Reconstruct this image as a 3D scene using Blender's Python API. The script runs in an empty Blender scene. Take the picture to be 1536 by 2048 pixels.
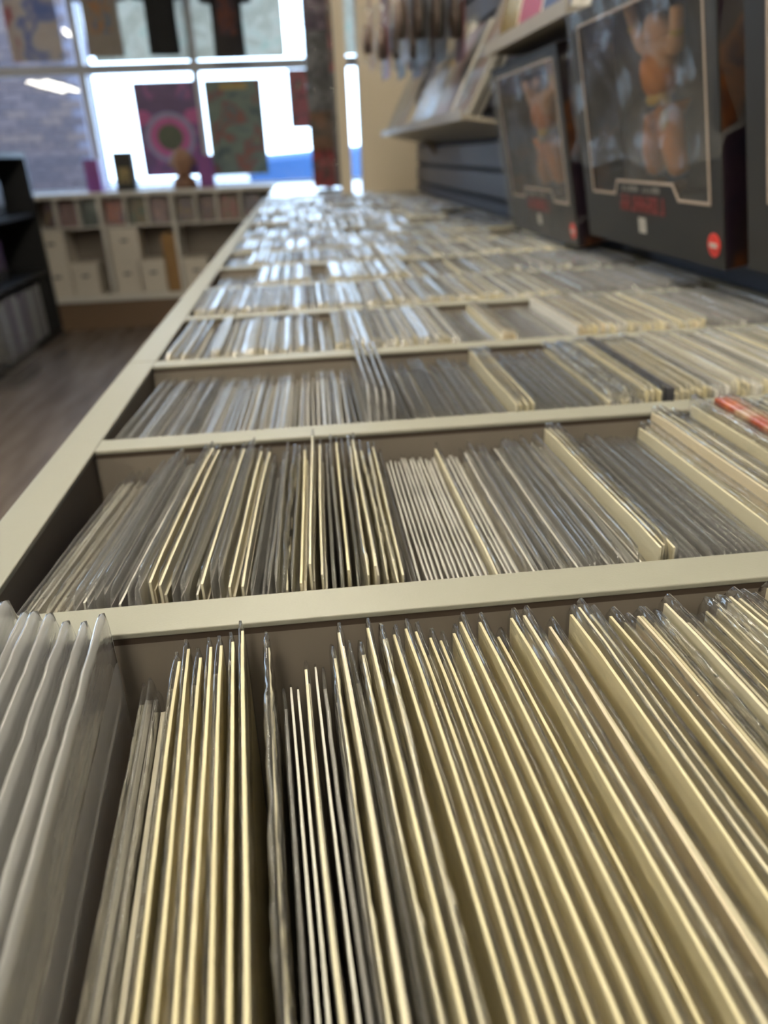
import bpy, bmesh, math, random
import numpy as np
from mathutils import Vector, Matrix
from math import sin, cos, tan, atan, pi, radians, sqrt

S = bpy.context.scene
COL = S.collection

# ------------------------------------------------------------------ camera
PITCH = atan(720 / 1500); ROLL = atan(.042); YAW = atan(142 / (1500 / cos(PITCH)))
fw = Vector((sin(YAW) * cos(PITCH), cos(YAW) * cos(PITCH), -sin(PITCH)))
r0 = Vector((cos(YAW), -sin(YAW), 0)); u0 = r0.cross(fw)
rt = r0 * cos(ROLL) - u0 * sin(ROLL); up = u0 * cos(ROLL) + r0 * sin(ROLL)
cam_data = bpy.data.cameras.new('camera')
cam = bpy.data.objects.new('camera', cam_data); COL.objects.link(cam)
M = Matrix((rt, up, -fw)).transposed().to_4x4(); M.translation = (0, 0, .174)
cam.matrix_world = M
cam_data.sensor_fit = 'HORIZONTAL'; cam_data.sensor_width = 36
cam_data.lens = 36 * 1500 / 1536
cam_data.clip_start = .01; cam_data.clip_end = 200
cam_data.dof.use_dof = True
cam_data.dof.focus_distance = .30
cam_data.dof.aperture_fstop = cam_data.lens / 1000 / .0033
S.camera = cam

# ------------------------------------------------------------------ world and exposure
world = bpy.data.worlds.new('sky'); S.world = world; world.use_nodes = True
wn = world.node_tree; wn.nodes.clear()
wo = wn.nodes.new('ShaderNodeOutputWorld'); bg = wn.nodes.new('ShaderNodeBackground')
tc = wn.nodes.new('ShaderNodeTexCoord'); sx = wn.nodes.new('ShaderNodeSeparateXYZ')
cr = wn.nodes.new('ShaderNodeValToRGB')
cr.color_ramp.elements[0].position = .0; cr.color_ramp.elements[0].color = (.62, .80, 1, 1)
cr.color_ramp.elements[1].position = .6; cr.color_ramp.elements[1].color = (.50, .68, 1, 1)
wn.links.new(tc.outputs['Generated'], sx.inputs[0]); wn.links.new(sx.outputs['Z'], cr.inputs[0])
wn.links.new(cr.outputs[0], bg.inputs[0]); bg.inputs[1].default_value = 10.0
wn.links.new(bg.outputs[0], wo.inputs[0])
S.view_settings.view_transform = 'Standard'; S.view_settings.look = 'None'
S.view_settings.gamma = 1; S.view_settings.use_curve_mapping = False
S.view_settings.exposure = -0.13
LAMP_COLOR = (1.0, .93, .74); LAMP_STRENGTH = 76.0
S.cycles.max_bounces = 14; S.cycles.transparent_max_bounces = 22
S.cycles.diffuse_bounces = 6; S.cycles.glossy_bounces = 4; S.cycles.transmission_bounces = 4
S.cycles.use_adaptive_sampling = True; S.cycles.adaptive_threshold = .02
S.cycles.caustics_reflective = False; S.cycles.caustics_refractive = False
S.cycles.sample_clamp_indirect = 10.0

# ------------------------------------------------------------------ materials
def nodes_of(name):
    m = bpy.data.materials.new(name); m.use_nodes = True
    nt = m.node_tree; nt.nodes.clear()
    out = nt.nodes.new('ShaderNodeOutputMaterial')
    return m, nt, out

def mat(name, col, rough=.5, metal=0., spec=.5, var=.06, scale=30., bump=0., bscale=200., emit=None):
    m, nt, out = nodes_of(name)
    p = nt.nodes.new('ShaderNodeBsdfPrincipled')
    t = nt.nodes.new('ShaderNodeTexCoord'); n = nt.nodes.new('ShaderNodeTexNoise')
    n.inputs['Scale'].default_value = scale; n.inputs['Detail'].default_value = 4
    nt.links.new(t.outputs['Object'], n.inputs['Vector'])
    mx = nt.nodes.new('ShaderNodeMix'); mx.data_type = 'RGBA'
    mx.inputs[6].default_value = [max(0, c * (1 - var)) for c in col] + [1]
    mx.inputs[7].default_value = [min(1, c * (1 + var)) for c in col] + [1]
    nt.links.new(n.outputs['Fac'], mx.inputs[0]); nt.links.new(mx.outputs[2], p.inputs['Base Color'])
    p.inputs['Roughness'].default_value = rough; p.inputs['Metallic'].default_value = metal
    p.inputs['Specular IOR Level'].default_value = spec
    if bump:
        n2 = nt.nodes.new('ShaderNodeTexNoise'); n2.inputs['Scale'].default_value = bscale
        nt.links.new(t.outputs['Object'], n2.inputs['Vector'])
        b = nt.nodes.new('ShaderNodeBump'); b.inputs['Strength'].default_value = bump; b.inputs['Distance'].default_value = .002
        nt.links.new(n2.outputs['Fac'], b.inputs['Height']); nt.links.new(b.outputs[0], p.inputs['Normal'])
    nt.links.new(p.outputs[0], out.inputs[0])
    return m

def thin_fresnel(nt):
    # a sheet reflects alike from both faces: undo the inside-of-glass reading of back faces
    g = nt.nodes.new('ShaderNodeNewGeometry'); mr = nt.nodes.new('ShaderNodeMapRange')
    mr.inputs['To Min'].default_value = 1.5; mr.inputs['To Max'].default_value = 1 / 1.5
    fr = nt.nodes.new('ShaderNodeFresnel')
    nt.links.new(g.outputs['Backfacing'], mr.inputs['Value']); nt.links.new(mr.outputs[0], fr.inputs['IOR'])
    return fr

def film(name, tint=(.97, .97, .97), milk=.05, rough=.10, gain=1.0, crinkle=.3, cscale=90., milkcol=(.85, .85, .85), stretch=.25):
    """thin clear plastic: see-through, fresnel gloss, a little milkiness"""
    m, nt, out = nodes_of(name)
    tr = nt.nodes.new('ShaderNodeBsdfTransparent'); tr.inputs[0].default_value = (*tint, 1)
    gl = nt.nodes.new('ShaderNodeBsdfAnisotropic'); gl.inputs['Roughness'].default_value = rough
    fr = thin_fresnel(nt)
    mu = nt.nodes.new('ShaderNodeMath'); mu.operation = 'MULTIPLY'; mu.inputs[1].default_value = gain; mu.use_clamp = True
    df = nt.nodes.new('ShaderNodeBsdfDiffuse'); df.inputs[0].default_value = (*milkcol, 1)
    tl = nt.nodes.new('ShaderNodeBsdfTranslucent'); tl.inputs[0].default_value = (*milkcol, 1)
    md = nt.nodes.new('ShaderNodeMixShader'); md.inputs[0].default_value = .4
    m1 = nt.nodes.new('ShaderNodeMixShader'); m1.inputs[0].default_value = milk
    m2 = nt.nodes.new('ShaderNodeMixShader')
    L = nt.links.new
    if crinkle:
        t = nt.nodes.new('ShaderNodeTexCoord'); mp = nt.nodes.new('ShaderNodeMapping')
        mp.inputs['Scale'].default_value = (1, stretch, 1)
        n = nt.nodes.new('ShaderNodeTexNoise'); n.inputs['Scale'].default_value = cscale; n.inputs['Detail'].default_value = 3
        b = nt.nodes.new('ShaderNodeBump'); b.inputs['Strength'].default_value = crinkle; b.inputs['Distance'].default_value = .003
        L(t.outputs['Object'], mp.inputs[0]); L(mp.outputs[0], n.inputs['Vector'])
        L(n.outputs['Fac'], b.inputs['Height']); L(b.outputs[0], gl.inputs['Normal']); L(b.outputs[0], fr.inputs['Normal'])
    L(df.outputs[0], md.inputs[1]); L(tl.outputs[0], md.inputs[2])
    L(tr.outputs[0], m1.inputs[1]); L(md.outputs[0], m1.inputs[2])
    L(fr.outputs[0], mu.inputs[0]); L(mu.outputs[0], m2.inputs[0])
    L(m1.outputs[0], m2.inputs[1]); L(gl.outputs[0], m2.inputs[2]); L(m2.outputs[0], out.inputs[0])
    return m

def printed(name, cols, scale=8., rough=.35, seed=0., trans=0.):
    """a printed picture: blotches of a few inks"""
    m, nt, out = nodes_of(name)
    p = nt.nodes.new('ShaderNodeBsdfPrincipled'); p.inputs['Roughness'].default_value = rough
    t = nt.nodes.new('ShaderNodeTexCoord'); mp = nt.nodes.new('ShaderNodeMapping')
    mp.inputs['Location'].default_value = (seed, seed * 1.7, seed * .6)
    n = nt.nodes.new('ShaderNodeTexNoise'); n.inputs['Scale'].default_value = scale; n.inputs['Detail'].default_value = 2.5
    n.inputs['Distortion'].default_value = .6
    c = nt.nodes.new('ShaderNodeValToRGB'); e = c.color_ramp.elements
    k = len(cols)
    for i, q in enumerate(cols):
        pos = .30 + .40 * i / max(1, k - 1)
        if i < 2: e[i].position = pos; e[i].color = (*q, 1)
        else:
            x = e.new(pos); x.color = (*q, 1)
    L = nt.links.new
    L(t.outputs['Object'], mp.inputs[0]); L(mp.outputs[0], n.inputs['Vector']); L(n.outputs['Fac'], c.inputs[0])
    L(c.outputs[0], p.inputs['Base Color'])
    if trans:
        tl = nt.nodes.new('ShaderNodeBsdfTranslucent'); mx = nt.nodes.new('ShaderNodeMixShader'); mx.inputs[0].default_value = trans
        L(c.outputs[0], tl.inputs[0]); L(p.outputs[0], mx.inputs[1]); L(tl.outputs[0], mx.inputs[2]); L(mx.outputs[0], out.inputs[0])
    else: L(p.outputs[0], out.inputs[0])
    return m

def emitter(name, col, strength):
    m, nt, out = nodes_of(name)
    e = nt.nodes.new('ShaderNodeEmission'); e.inputs[0].default_value = (*col, 1); e.inputs[1].default_value = strength
    nt.links.new(e.outputs[0], out.inputs[0]); return m

def window_glass(name):
    m, nt, out = nodes_of(name)
    tr = nt.nodes.new('ShaderNodeBsdfTransparent'); tr.inputs[0].default_value = (.93, .95, .96, 1)
    gl = nt.nodes.new('ShaderNodeBsdfGlossy'); gl.inputs['Roughness'].default_value = .0
    fr = thin_fresnel(nt)
    mx = nt.nodes.new('ShaderNodeMixShader')
    nt.links.new(fr.outputs[0], mx.inputs[0]); nt.links.new(tr.outputs[0], mx.inputs[1]); nt.links.new(gl.outputs[0], mx.inputs[2])
    nt.links.new(mx.outputs[0], out.inputs[0]); return m

def wood_floor(name):
    m, nt, out = nodes_of(name)
    p = nt.nodes.new('ShaderNodeBsdfPrincipled'); p.inputs['Roughness'].default_value = .27
    t = nt.nodes.new('ShaderNodeTexCoord'); mp = nt.nodes.new('ShaderNodeMapping'); mp.inputs['Scale'].default_value = (6, .8, 1)
    n = nt.nodes.new('ShaderNodeTexNoise'); n.inputs['Scale'].default_value = 3; n.inputs['Detail'].default_value = 6
    c = nt.nodes.new('ShaderNodeValToRGB')
    c.color_ramp.elements[0].position = .3; c.color_ramp.elements[0].color = (.135, .105, .085, 1)
    c.color_ramp.elements[1].position = .7; c.color_ramp.elements[1].color = (.23, .185, .155, 1)
    L = nt.links.new
    L(t.outputs['Object'], mp.inputs[0]); L(mp.outputs[0], n.inputs['Vector']); L(n.outputs['Fac'], c.inputs[0]); L(c.outputs[0], p.inputs['Base Color'])
    L(p.outputs[0], out.inputs[0]); return m

X = {}
X['laminate'] = mat('cream_laminate', (.278, .271, .228), .42, var=.025, scale=60, bump=.05, bscale=900)
X['core'] = mat('shaded_taupe_core', (.20, .17, .14), .6, var=.08, scale=20)  # taupe core; shade of the recessed divider faces is mixed into its colour
X['mdf'] = mat('dark_mdf_edge', (.060, .040, .028), .8)
X['board'] = mat('cream_board', (.88, .79, .52), .55, var=.05, scale=14)
X['board_b'] = mat('ivory_board', (.89, .82, .61), .55, var=.05, scale=14)
X['board_c'] = mat('pinkish_board', (.88, .77, .57), .55, var=.06, scale=14)
X['board_w'] = mat('white_board', (.87, .85, .81), .5, var=.03, scale=14)
X['paper'] = mat('page_edges', (.74, .68, .55), .8, var=.12, scale=60)
X['paper_w'] = mat('page_edges_white', (.84, .81, .75), .8, var=.1, scale=60)
for k, c in dict(cover_grey=(.30, .28, .27), cover_dark=(.055, .055, .065), cover_blue=(.10, .14, .22), cover_brown=(.30, .20, .12), cover_pale=(.62, .58, .52), cover_olive=(.45, .41, .26), cover_cream=(.72, .64, .43)).items():
    X[k] = mat(k, c, .4, var=.25, scale=25)
X['film'] = film('clear_sleeve', tint=(.985, .985, .98), milk=.02, rough=.10, gain=.45, crinkle=.12)
X['fold'] = film('clear_sleeve_fold', milk=.03, rough=.055, gain=1.0, crinkle=.40, cscale=120)
X['film_c'] = film('crinkled_sleeve', tint=(.985, .985, .98), milk=.05, rough=.065, gain=.8, crinkle=.55, cscale=140)
X['fold_c'] = film('crinkled_sleeve_fold', milk=.06, rough=.06, gain=2.0, crinkle=.7, cscale=140)
X['film_g'] = film('grey_sleeve', tint=(.975, .975, .985), milk=.10, rough=.12, gain=.6, crinkle=.15, milkcol=(.74, .73, .72))
X['fold_g'] = film('grey_sleeve_fold', milk=.10, rough=.13, gain=1.4, crinkle=.3, milkcol=(.74, .73, .72))
X['film_f'] = film('frosted_sleeve', tint=(.98, .98, .99), milk=.72, rough=.16, gain=.7, crinkle=.2, cscale=60, milkcol=(.96, .95, .94))
X['fold_f'] = film('frosted_sleeve_fold', tint=(.98, .98, .99), milk=.42, rough=.14, gain=2.0, crinkle=.4, cscale=90, milkcol=(.94, .93, .92))
X['fold_far'] = film('glossy_far_fold', milk=.20, rough=.24, gain=2.0, crinkle=0, milkcol=(.9, .88, .84))
X['film_bag'] = film('loose_poly_bag', milk=.06, rough=.15, gain=.30, crinkle=.2, cscale=16, stretch=.6)
X['fogged'] = film('fogged_tray', milk=.20, rough=.14, gain=.5, crinkle=.1, cscale=8, milkcol=(.45, .43, .41))
X['blister'] = film('clear_blister', milk=.03, rough=.12, gain=.40, crinkle=.1, cscale=8)

# ------------------------------------------------------------------ mesh helpers
class MB:
    def __init__(s): s.v = []; s.f = []; s.m = []
    def add(s, vs, fs, mi=0):
        o = len(s.v); s.v += [tuple(v) for v in vs]
        for f in fs: s.f.append(tuple(i + o for i in f)); s.m.append(mi)
    def box(s, x0, y0, z0, x1, y1, z1, mi=0):
        v = [(x0, y0, z0), (x1, y0, z0), (x1, y1, z0), (x0, y1, z0), (x0, y0, z1), (x1, y0, z1), (x1, y1, z1), (x0, y1, z1)]
        s.add(v, [(3, 2, 1, 0), (4, 5, 6, 7), (0, 1, 5, 4), (1, 2, 6, 5), (2, 3, 7, 6), (3, 0, 4, 7)], mi)
    def prism(s, pts, axis, a, b, mi=0):
        """polygon pts (2D, counter-clockwise) swept along an axis from a to b"""
        n = len(pts)
        def P(q, t):
            return {'x': (t, q[0], q[1]), 'y': (q[0], t, q[1]), 'z': (q[0], q[1], t)}[axis]
        vs = [P(q, a) for q in pts] + [P(q, b) for q in pts]
        fs = [tuple(range(n - 1, -1, -1)), tuple(range(n, 2 * n))] + [(i, (i + 1) % n, n + (i + 1) % n, n + i) for i in range(n)]
        s.add(vs, fs, mi)
    def tube(s, pts, r, seg=8, mi=0):
        pts = [Vector(p) for p in pts]; rings = []
        vs = []; fs = []
        for i, p in enumerate(pts):
            d = (pts[min(i + 1, len(pts) - 1)] - pts[max(i - 1, 0)]).normalized()
            a = d.cross(Vector((0, 0, 1)) if abs(d.z) < .9 else Vector((1, 0, 0))).normalized(); b = d.cross(a)
            rr = r[i] if isinstance(r, (list, tuple)) else r
            vs += [p + (a * cos(2 * pi * k / seg) + b * sin(2 * pi * k / seg)) * rr for k in range(seg)]
        for i in range(len(pts) - 1):
            for k in range(seg):
                fs.append((i * seg + k, i * seg + (k + 1) % seg, (i + 1) * seg + (k + 1) % seg, (i + 1) * seg + k))
        fs.append(tuple(range(seg - 1, -1, -1))); fs.append(tuple((len(pts) - 1) * seg + k for k in range(seg)))
        s.add(vs, fs, mi)
    def mesh(s, name, mats, smooth=False, fix=True):
        me = bpy.data.meshes.new(name); me.from_pydata(s.v, [], s.f)
        for m in (mats if isinstance(mats, (list, tuple)) else [mats]): me.materials.append(m)
        me.polygons.foreach_set('material_index', s.m)
        if smooth: me.polygons.foreach_set('use_smooth', [True] * len(s.f))
        me.update()
        if fix:
            bm = bmesh.new(); bm.from_mesh(me); bmesh.ops.recalc_face_normals(bm, faces=bm.faces); bm.to_mesh(me); bm.free()
        return me
    def build(s, name, mats, parent=None, smooth=False, loc=None, bevel=0.):
        o = link(name, s.mesh(name, mats, smooth), parent, loc)
        if bevel:
            b = o.modifiers.new('bevel', 'BEVEL'); b.width = bevel; b.segments = 2; b.limit_method = 'ANGLE'
        return o

def link(name, me, parent=None, loc=None):
    o = bpy.data.objects.new(name, me); COL.objects.link(o)
    if parent: o.parent = parent
    if loc: o.location = loc
    return o
def tag(o, label=None, cat=None, group=None, kind=None):
    if label: o['label'] = label
    if cat: o['category'] = cat
    if group: o['group'] = group
    if kind: o['kind'] = kind
    return o
def thing(name, label, cat, loc=(0, 0, 0), group=None, rot=None):
    o = bpy.data.objects.new(name, None); COL.objects.link(o); o.location = loc; o.empty_display_size = .05
    if rot: o.rotation_euler = rot
    return tag(o, label, cat, group)
def boxobj(name, b, m, parent=None, bevel=0.):
    q = MB(); q.box(*b); return q.build(name, m, parent, bevel=bevel)
def struct(name, b, m):
    return tag(boxobj(name, b, m), kind='structure')
def copy_tree(o, parent=None):
    c = o.copy(); COL.objects.link(c)
    if parent: c.parent = parent
    for ch in list(o.children): copy_tree(ch, c)
    return c

# ------------------------------------------------------------------ room shell
FZ = -.90; CZ = 1.95; XL = -8.0; XR = .572; YB = -13.0; YW = 5.95
X['floor'] = wood_floor('brown_plank_floor')
X['wall'] = mat('beige_wall', (.60, .52, .41), .7, var=.03, scale=3)
X['ceil'] = mat('ceiling_tile', (.72, .70, .66), .8, var=.02)
X['frame'] = mat('window_frame_grey', (.50, .50, .52), .45, metal=.0)
X['slat'] = mat('slate_blue_slatwall', (.052, .060, .094), .42, var=.08, scale=4)
X['slatgap'] = mat('slatwall_groove', (.012, .012, .015), .7)
struct('floor', (XL, YB, FZ - .05, XR + .2, YW + .1, FZ), X['floor'])
struct('ceiling', (XL, YB, CZ, XR + .2, YW + .1, CZ + .05), X['ceil'])
struct('wall_left', (XL - .1, YB, FZ, XL, YW, CZ), X['wall'])
struct('wall_back', (XL, YB - .1, FZ, XR, YB, CZ), X['wall'])
wr = tag(boxobj('wall_right', (XR, YB, FZ, XR + .15, YW, CZ), X['slatgap']), kind='structure')
q = MB()
# slats of the slatwall, each a board of its own on the wall behind the bins
slat_me = None
zs = .036 - .0775 * 3 + .004
for k in range(26):
    z = zs + k * .0775
    if z + .07 > CZ: break
    if slat_me is None:
        b = MB(); b.prism([(-.013, .004), (0, 0), (0, .0715), (-.013, .0675)], 'y', -1.5, 3.885); slat_me = b.mesh('slat', X['slat'])
    o = link('slat', slat_me, wr, (XR, 0, z))
struct('wall_window_sill', (XL, YW - .06, FZ, XR, YW + .06, -.03), X['wall'])
struct('wall_window_head', (XL, YW - .06, 1.62, XR, YW + .06, CZ), X['wall'])

# windows: three tall bays and two more past the rack, each with mullions, transom and panes
glass = window_glass('window_pane')
xs = [-5.2, -4.45, -3.7, -2.95, -2.15, -1.385, -.645, .20, XR]
for i in range(len(xs) - 1):
    a, b = xs[i], xs[i + 1]
    w = thing('window_%d' % (i + 1), None, None, ((a + b) / 2, YW, 0)); w['kind'] = 'structure'
    h = (b - a) / 2
    f = MB(); f.box(-h - .022, -.035, -.03, -h + .022, .035, 1.62)
    f.build('mullion', X['frame'], w)
    f = MB(); f.box(-h + .022, -.035, .71, h - .022, .035, .765); f.build('transom', X['frame'], w)
    f = MB(); f.box(-h + .022, -.03, -.03, h - .022, .03, .015); f.build('lower_frame', X['frame'], w)
    g = MB(); g.box(-h + .022, -.003, .015, h - .022, .003, .71); g.build('pane', glass, w)
    g = MB(); g.box(-h + .022, -.003, .765, h - .022, .003, 1.62); g.build('pane', glass, w)
struct('wall_window_side', (XL, YW - .06, -.03, -5.22, YW + .06, 1.62), X['wall'])

# ------------------------------------------------------------------ ceiling lights
X['tube'] = emitter('lit_tube', LAMP_COLOR, LAMP_STRENGTH)
X['whitemetal'] = mat('white_metal', (.8, .8, .79), .4)
def fixture(x, y, ln, label):
    t = thing('ceiling_light', label, 'light', (x, y, CZ), 'tube lights in rows under the ceiling')
    b = MB(); b.prism([(-.17, -.002), (-.13, -.05), (.13, -.05), (.17, -.002)], 'y', -ln / 2, ln / 2); b.build('housing', X['whitemetal'], t)
    for s in (-1, 1):
        b = MB(); b.tube([(s * .075, -ln / 2 + .03, -.085), (s * .075, ln / 2 - .03, -.085)], .026, 10); b.build('tube', X['tube'], t, smooth=True)
        for e in (-1, 1):
            b = MB(); b.box(s * .075 - .02, e * (ln / 2 - .03) - .012, -.09, s * .075 + .02, e * (ln / 2 - .03) + .012, -.048); b.build('socket', X['whitemetal'], t)
    return t
where = {4.2: 'closest to the windows', 2.2: 'second from the windows', .4: 'over the bins', -1.6: 'behind the camera', -4: 'deep in the shop'}
for y in (2.2, .4, -1.6, -4.):
    fixture(-.15, y, 1.3, 'twin tube ceiling light of the row along the bins, ' + where[y])
for y in (-.5, -4.2):
    fixture(-3.2, y, 1.5, 'twin tube ceiling light of the aisle row, ' + {3.5: 'by the windows', -.5: 'halfway', -4.2: 'far inside'}[y])
fixture(-5.62, -9.2, 2.9, 'long twin tube ceiling light at the far inner end, mirrored in the window').scale = (2.2, 1, 1)

# ------------------------------------------------------------------ the bins
P = .2245; D1 = .277; TH = .022
RX0, RX1 = -.178, -.152; BX1 = .557
def dv(k): return D1 + P * (k - 1)
SEAMS = [0, 3, 6, 9, 12, 15, 17]
bin_where = ['closest to the camera, frosted sleeves in it', 'second one along the aisle', 'third one along the aisle', 'fourth one along the aisle', 'fifth one along the aisle', 'last one before the windows']
for u in range(6):
    a, b = SEAMS[u], SEAMS[u + 1]
    y0 = dv(a) + TH / 2 if u else dv(0) - TH / 2
    y1 = dv(b) + TH / 2
    g = .0008
    t = thing('comic_bin', 'long white comic bin with cream rims, ' + bin_where[u], 'bin', (.18, (y0 + y1) / 2, FZ), 'comic bins standing in one line')
    cx, cy, cz = t.location
    def part(name, b_, m, par=t, bev=0.):
        q = MB(); q.box(b_[0] - cx, b_[1] - cy, b_[2] - cz, b_[3] - cx, b_[4] - cy, b_[5] - cz)
        return q.build(name, m, par, bevel=bev)
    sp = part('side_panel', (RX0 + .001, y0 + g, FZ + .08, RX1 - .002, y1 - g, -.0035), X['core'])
    part('rim_cap', (RX0, y0 + g, -.0035, RX1, y1 - g, 0), X['laminate'], sp, .0007)
    part('skin', (RX0 - .0005, y0 + g, FZ + .08, RX0 + .001, y1 - g, -.0035), X['laminate'], sp)
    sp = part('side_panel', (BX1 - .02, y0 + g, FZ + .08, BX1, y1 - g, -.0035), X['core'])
    part('rim_cap', (BX1 - .022, y0 + g, -.0035, BX1, y1 - g, 0), X['laminate'], sp, .0007)
    part('bin_floor', (RX1 - .002, y0 + g, -.300, BX1 - .02, y1 - g, -.287), X['laminate'])
    part('plinth', (RX0 + .05, y0 + g, FZ, BX1 - .01, y1 - g, FZ + .08), X['mdf'])
    ks = list(range(a if u == 0 else a + 1, b + 1))
    for k in ks:
        y = dv(k)
        lo = FZ + .08 if k in (0, 17) else -.287
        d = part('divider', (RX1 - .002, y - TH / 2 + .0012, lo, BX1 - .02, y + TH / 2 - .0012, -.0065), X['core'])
        part('edge_strip', (RX1, y - TH / 2 + .0012, -.0065, BX1 - .022, y + TH / 2 - .0012, -.0030), X['mdf'], d)
        part('rim_cap', (RX1 + .0003, y - TH / 2, -.0030, BX1 - .0222, y + TH / 2, -.0002), X['laminate'], d, .0006)

# ------------------------------------------------------------------ comics
ZB = -.287; HN = .285           # bin floor and nominal height of a bagged comic
rng = random.Random(7)
def bow_fn(r):
    a, b, c = r.uniform(-1, 1) * .0006, r.uniform(-1, 1) * .0004, r.uniform(0, 6.28)
    def f(y, z):
        u = y / .09
        k = max(0, z / HN)
        return (a * (u * u - .33) + b * sin(2.6 * u + c)) * k * k
    return f

def slab(mb, x0, x1, L, z0, z1, f, ny=7, mi=(0, 0, 0), corner=0.):
    """thin upright sheet, bowed; mi = materials of (sides, top, ends)"""
    ys = [-L / 2 + L * i / ny for i in range(ny + 1)]
    vs = []
    for y in ys:
        zt = z1 - (corner if (y == ys[0] or y == ys[-1]) else 0)
        for (x, z) in ((x0, z0), (x0, zt * .72), (x0, zt), (x1, zt), (x1, zt * .72), (x1, z0)):
            vs.append((x + f(y, z), y, z))
    n = 6
    for i in range(ny):
        b = i * n
        fs = [((0, 1), mi[0]), ((1, 2), mi[0]), ((2, 3), mi[1]), ((3, 4), mi[0]), ((4, 5), mi[0])]
        for (p, q_), m_ in fs:
            mb.add([vs[b + p], vs[b + q_], vs[b + n + q_], vs[b + n + p]], [(0, 1, 2, 3)], m_)
    for b in (0, ny * n):
        mb.add([vs[b + k] for k in range(6)], [(0, 1, 4, 5), (1, 2, 3, 4)], mi[2])

def weld(me):
    bm = bmesh.new(); bm.from_mesh(me); bmesh.ops.remove_doubles(bm, verts=bm.verts, dist=1e-6)
    bmesh.ops.recalc_face_normals(bm, faces=bm.faces); bm.to_mesh(me); bm.free(); return me

def sleeve_mesh(name, w, L, H, f, crk, r, m_pair, ny=22, z0=.012, rad=.009, pinch=.006):
    ys = []
    for i in range(ny + 1):
        u = -1 + 2 * i / ny
        ys.append(L / 2 * (abs(u) ** .75) * (1 if u > 0 else -1))
    prof = [(-.5, 0, 0), (-.5, .72, .2), (-.5, 1, .5), (-.40, 2, .8), (-.17, 3, 1), (.17, 3, 1), (.40, 2, .8), (.5, 1, .5), (.5, .72, .2), (.5, 0, 0)]
    vs = []; fs = []
    ph = [r.uniform(0, 6.28) for _ in range(6)]
    for y in ys:
        d = L / 2 - abs(y)
        zt = H if d >= rad else H - rad + sqrt(max(0, rad * rad - (rad - d) ** 2))
        wt = w * min(1, max(.12, d / pinch) ** .6)
        n1 = crk * (sin(90 * y + ph[0]) * .35 + sin(230 * y + ph[1]) * .3 + r.uniform(-1, 1) * .6)
        n2 = crk * (sin(60 * y + ph[2]) * .5 + r.uniform(-1, 1) * .4)
        for (px, kz, kn) in prof:
            z = {0: z0, .72: zt * .72, 1: zt - .022, 2: zt - .006, 3: zt}[kz]
            if kz == 2: z = zt - min(.006, w * 1.2)
            x = px * wt + f(y, z) + n1 * kn
            vs.append((x, y, z + (n2 * .7 if kz >= 2 else 0)))
    n = len(prof)
    for i in range(ny):
        for k in range(n - 1):
            fs.append((i * n + k, i * n + k + 1, (i + 1) * n + k + 1, (i + 1) * n + k))
    for b in (0, ny * n):
        fs += [(b + 0, b + 1, b + n - 2, b + n - 1), (b + 1, b + 2, b + n - 3, b + n - 2), (b + 2, b + 3, b + n - 4, b + n - 3), (b + 3, b + 4, b + 5, b + 6)]
    me = bpy.data.meshes.new(name); me.from_pydata(vs, [], fs)
    for q_ in m_pair: me.materials.append(q_)
    mi = [1 if (2 <= (i % (n - 1)) <= n - 4) else 0 for i in range(ny * (n - 1))] + [0] * 8
    me.polygons.foreach_set('material_index', mi)
    me.polygons.foreach_set('use_smooth', [True] * len(fs)); me.update()
    bm = bmesh.new(); bm.from_mesh(me); bmesh.ops.recalc_face_normals(bm, faces=bm.faces); bm.to_mesh(me); bm.free()
    return me

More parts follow.
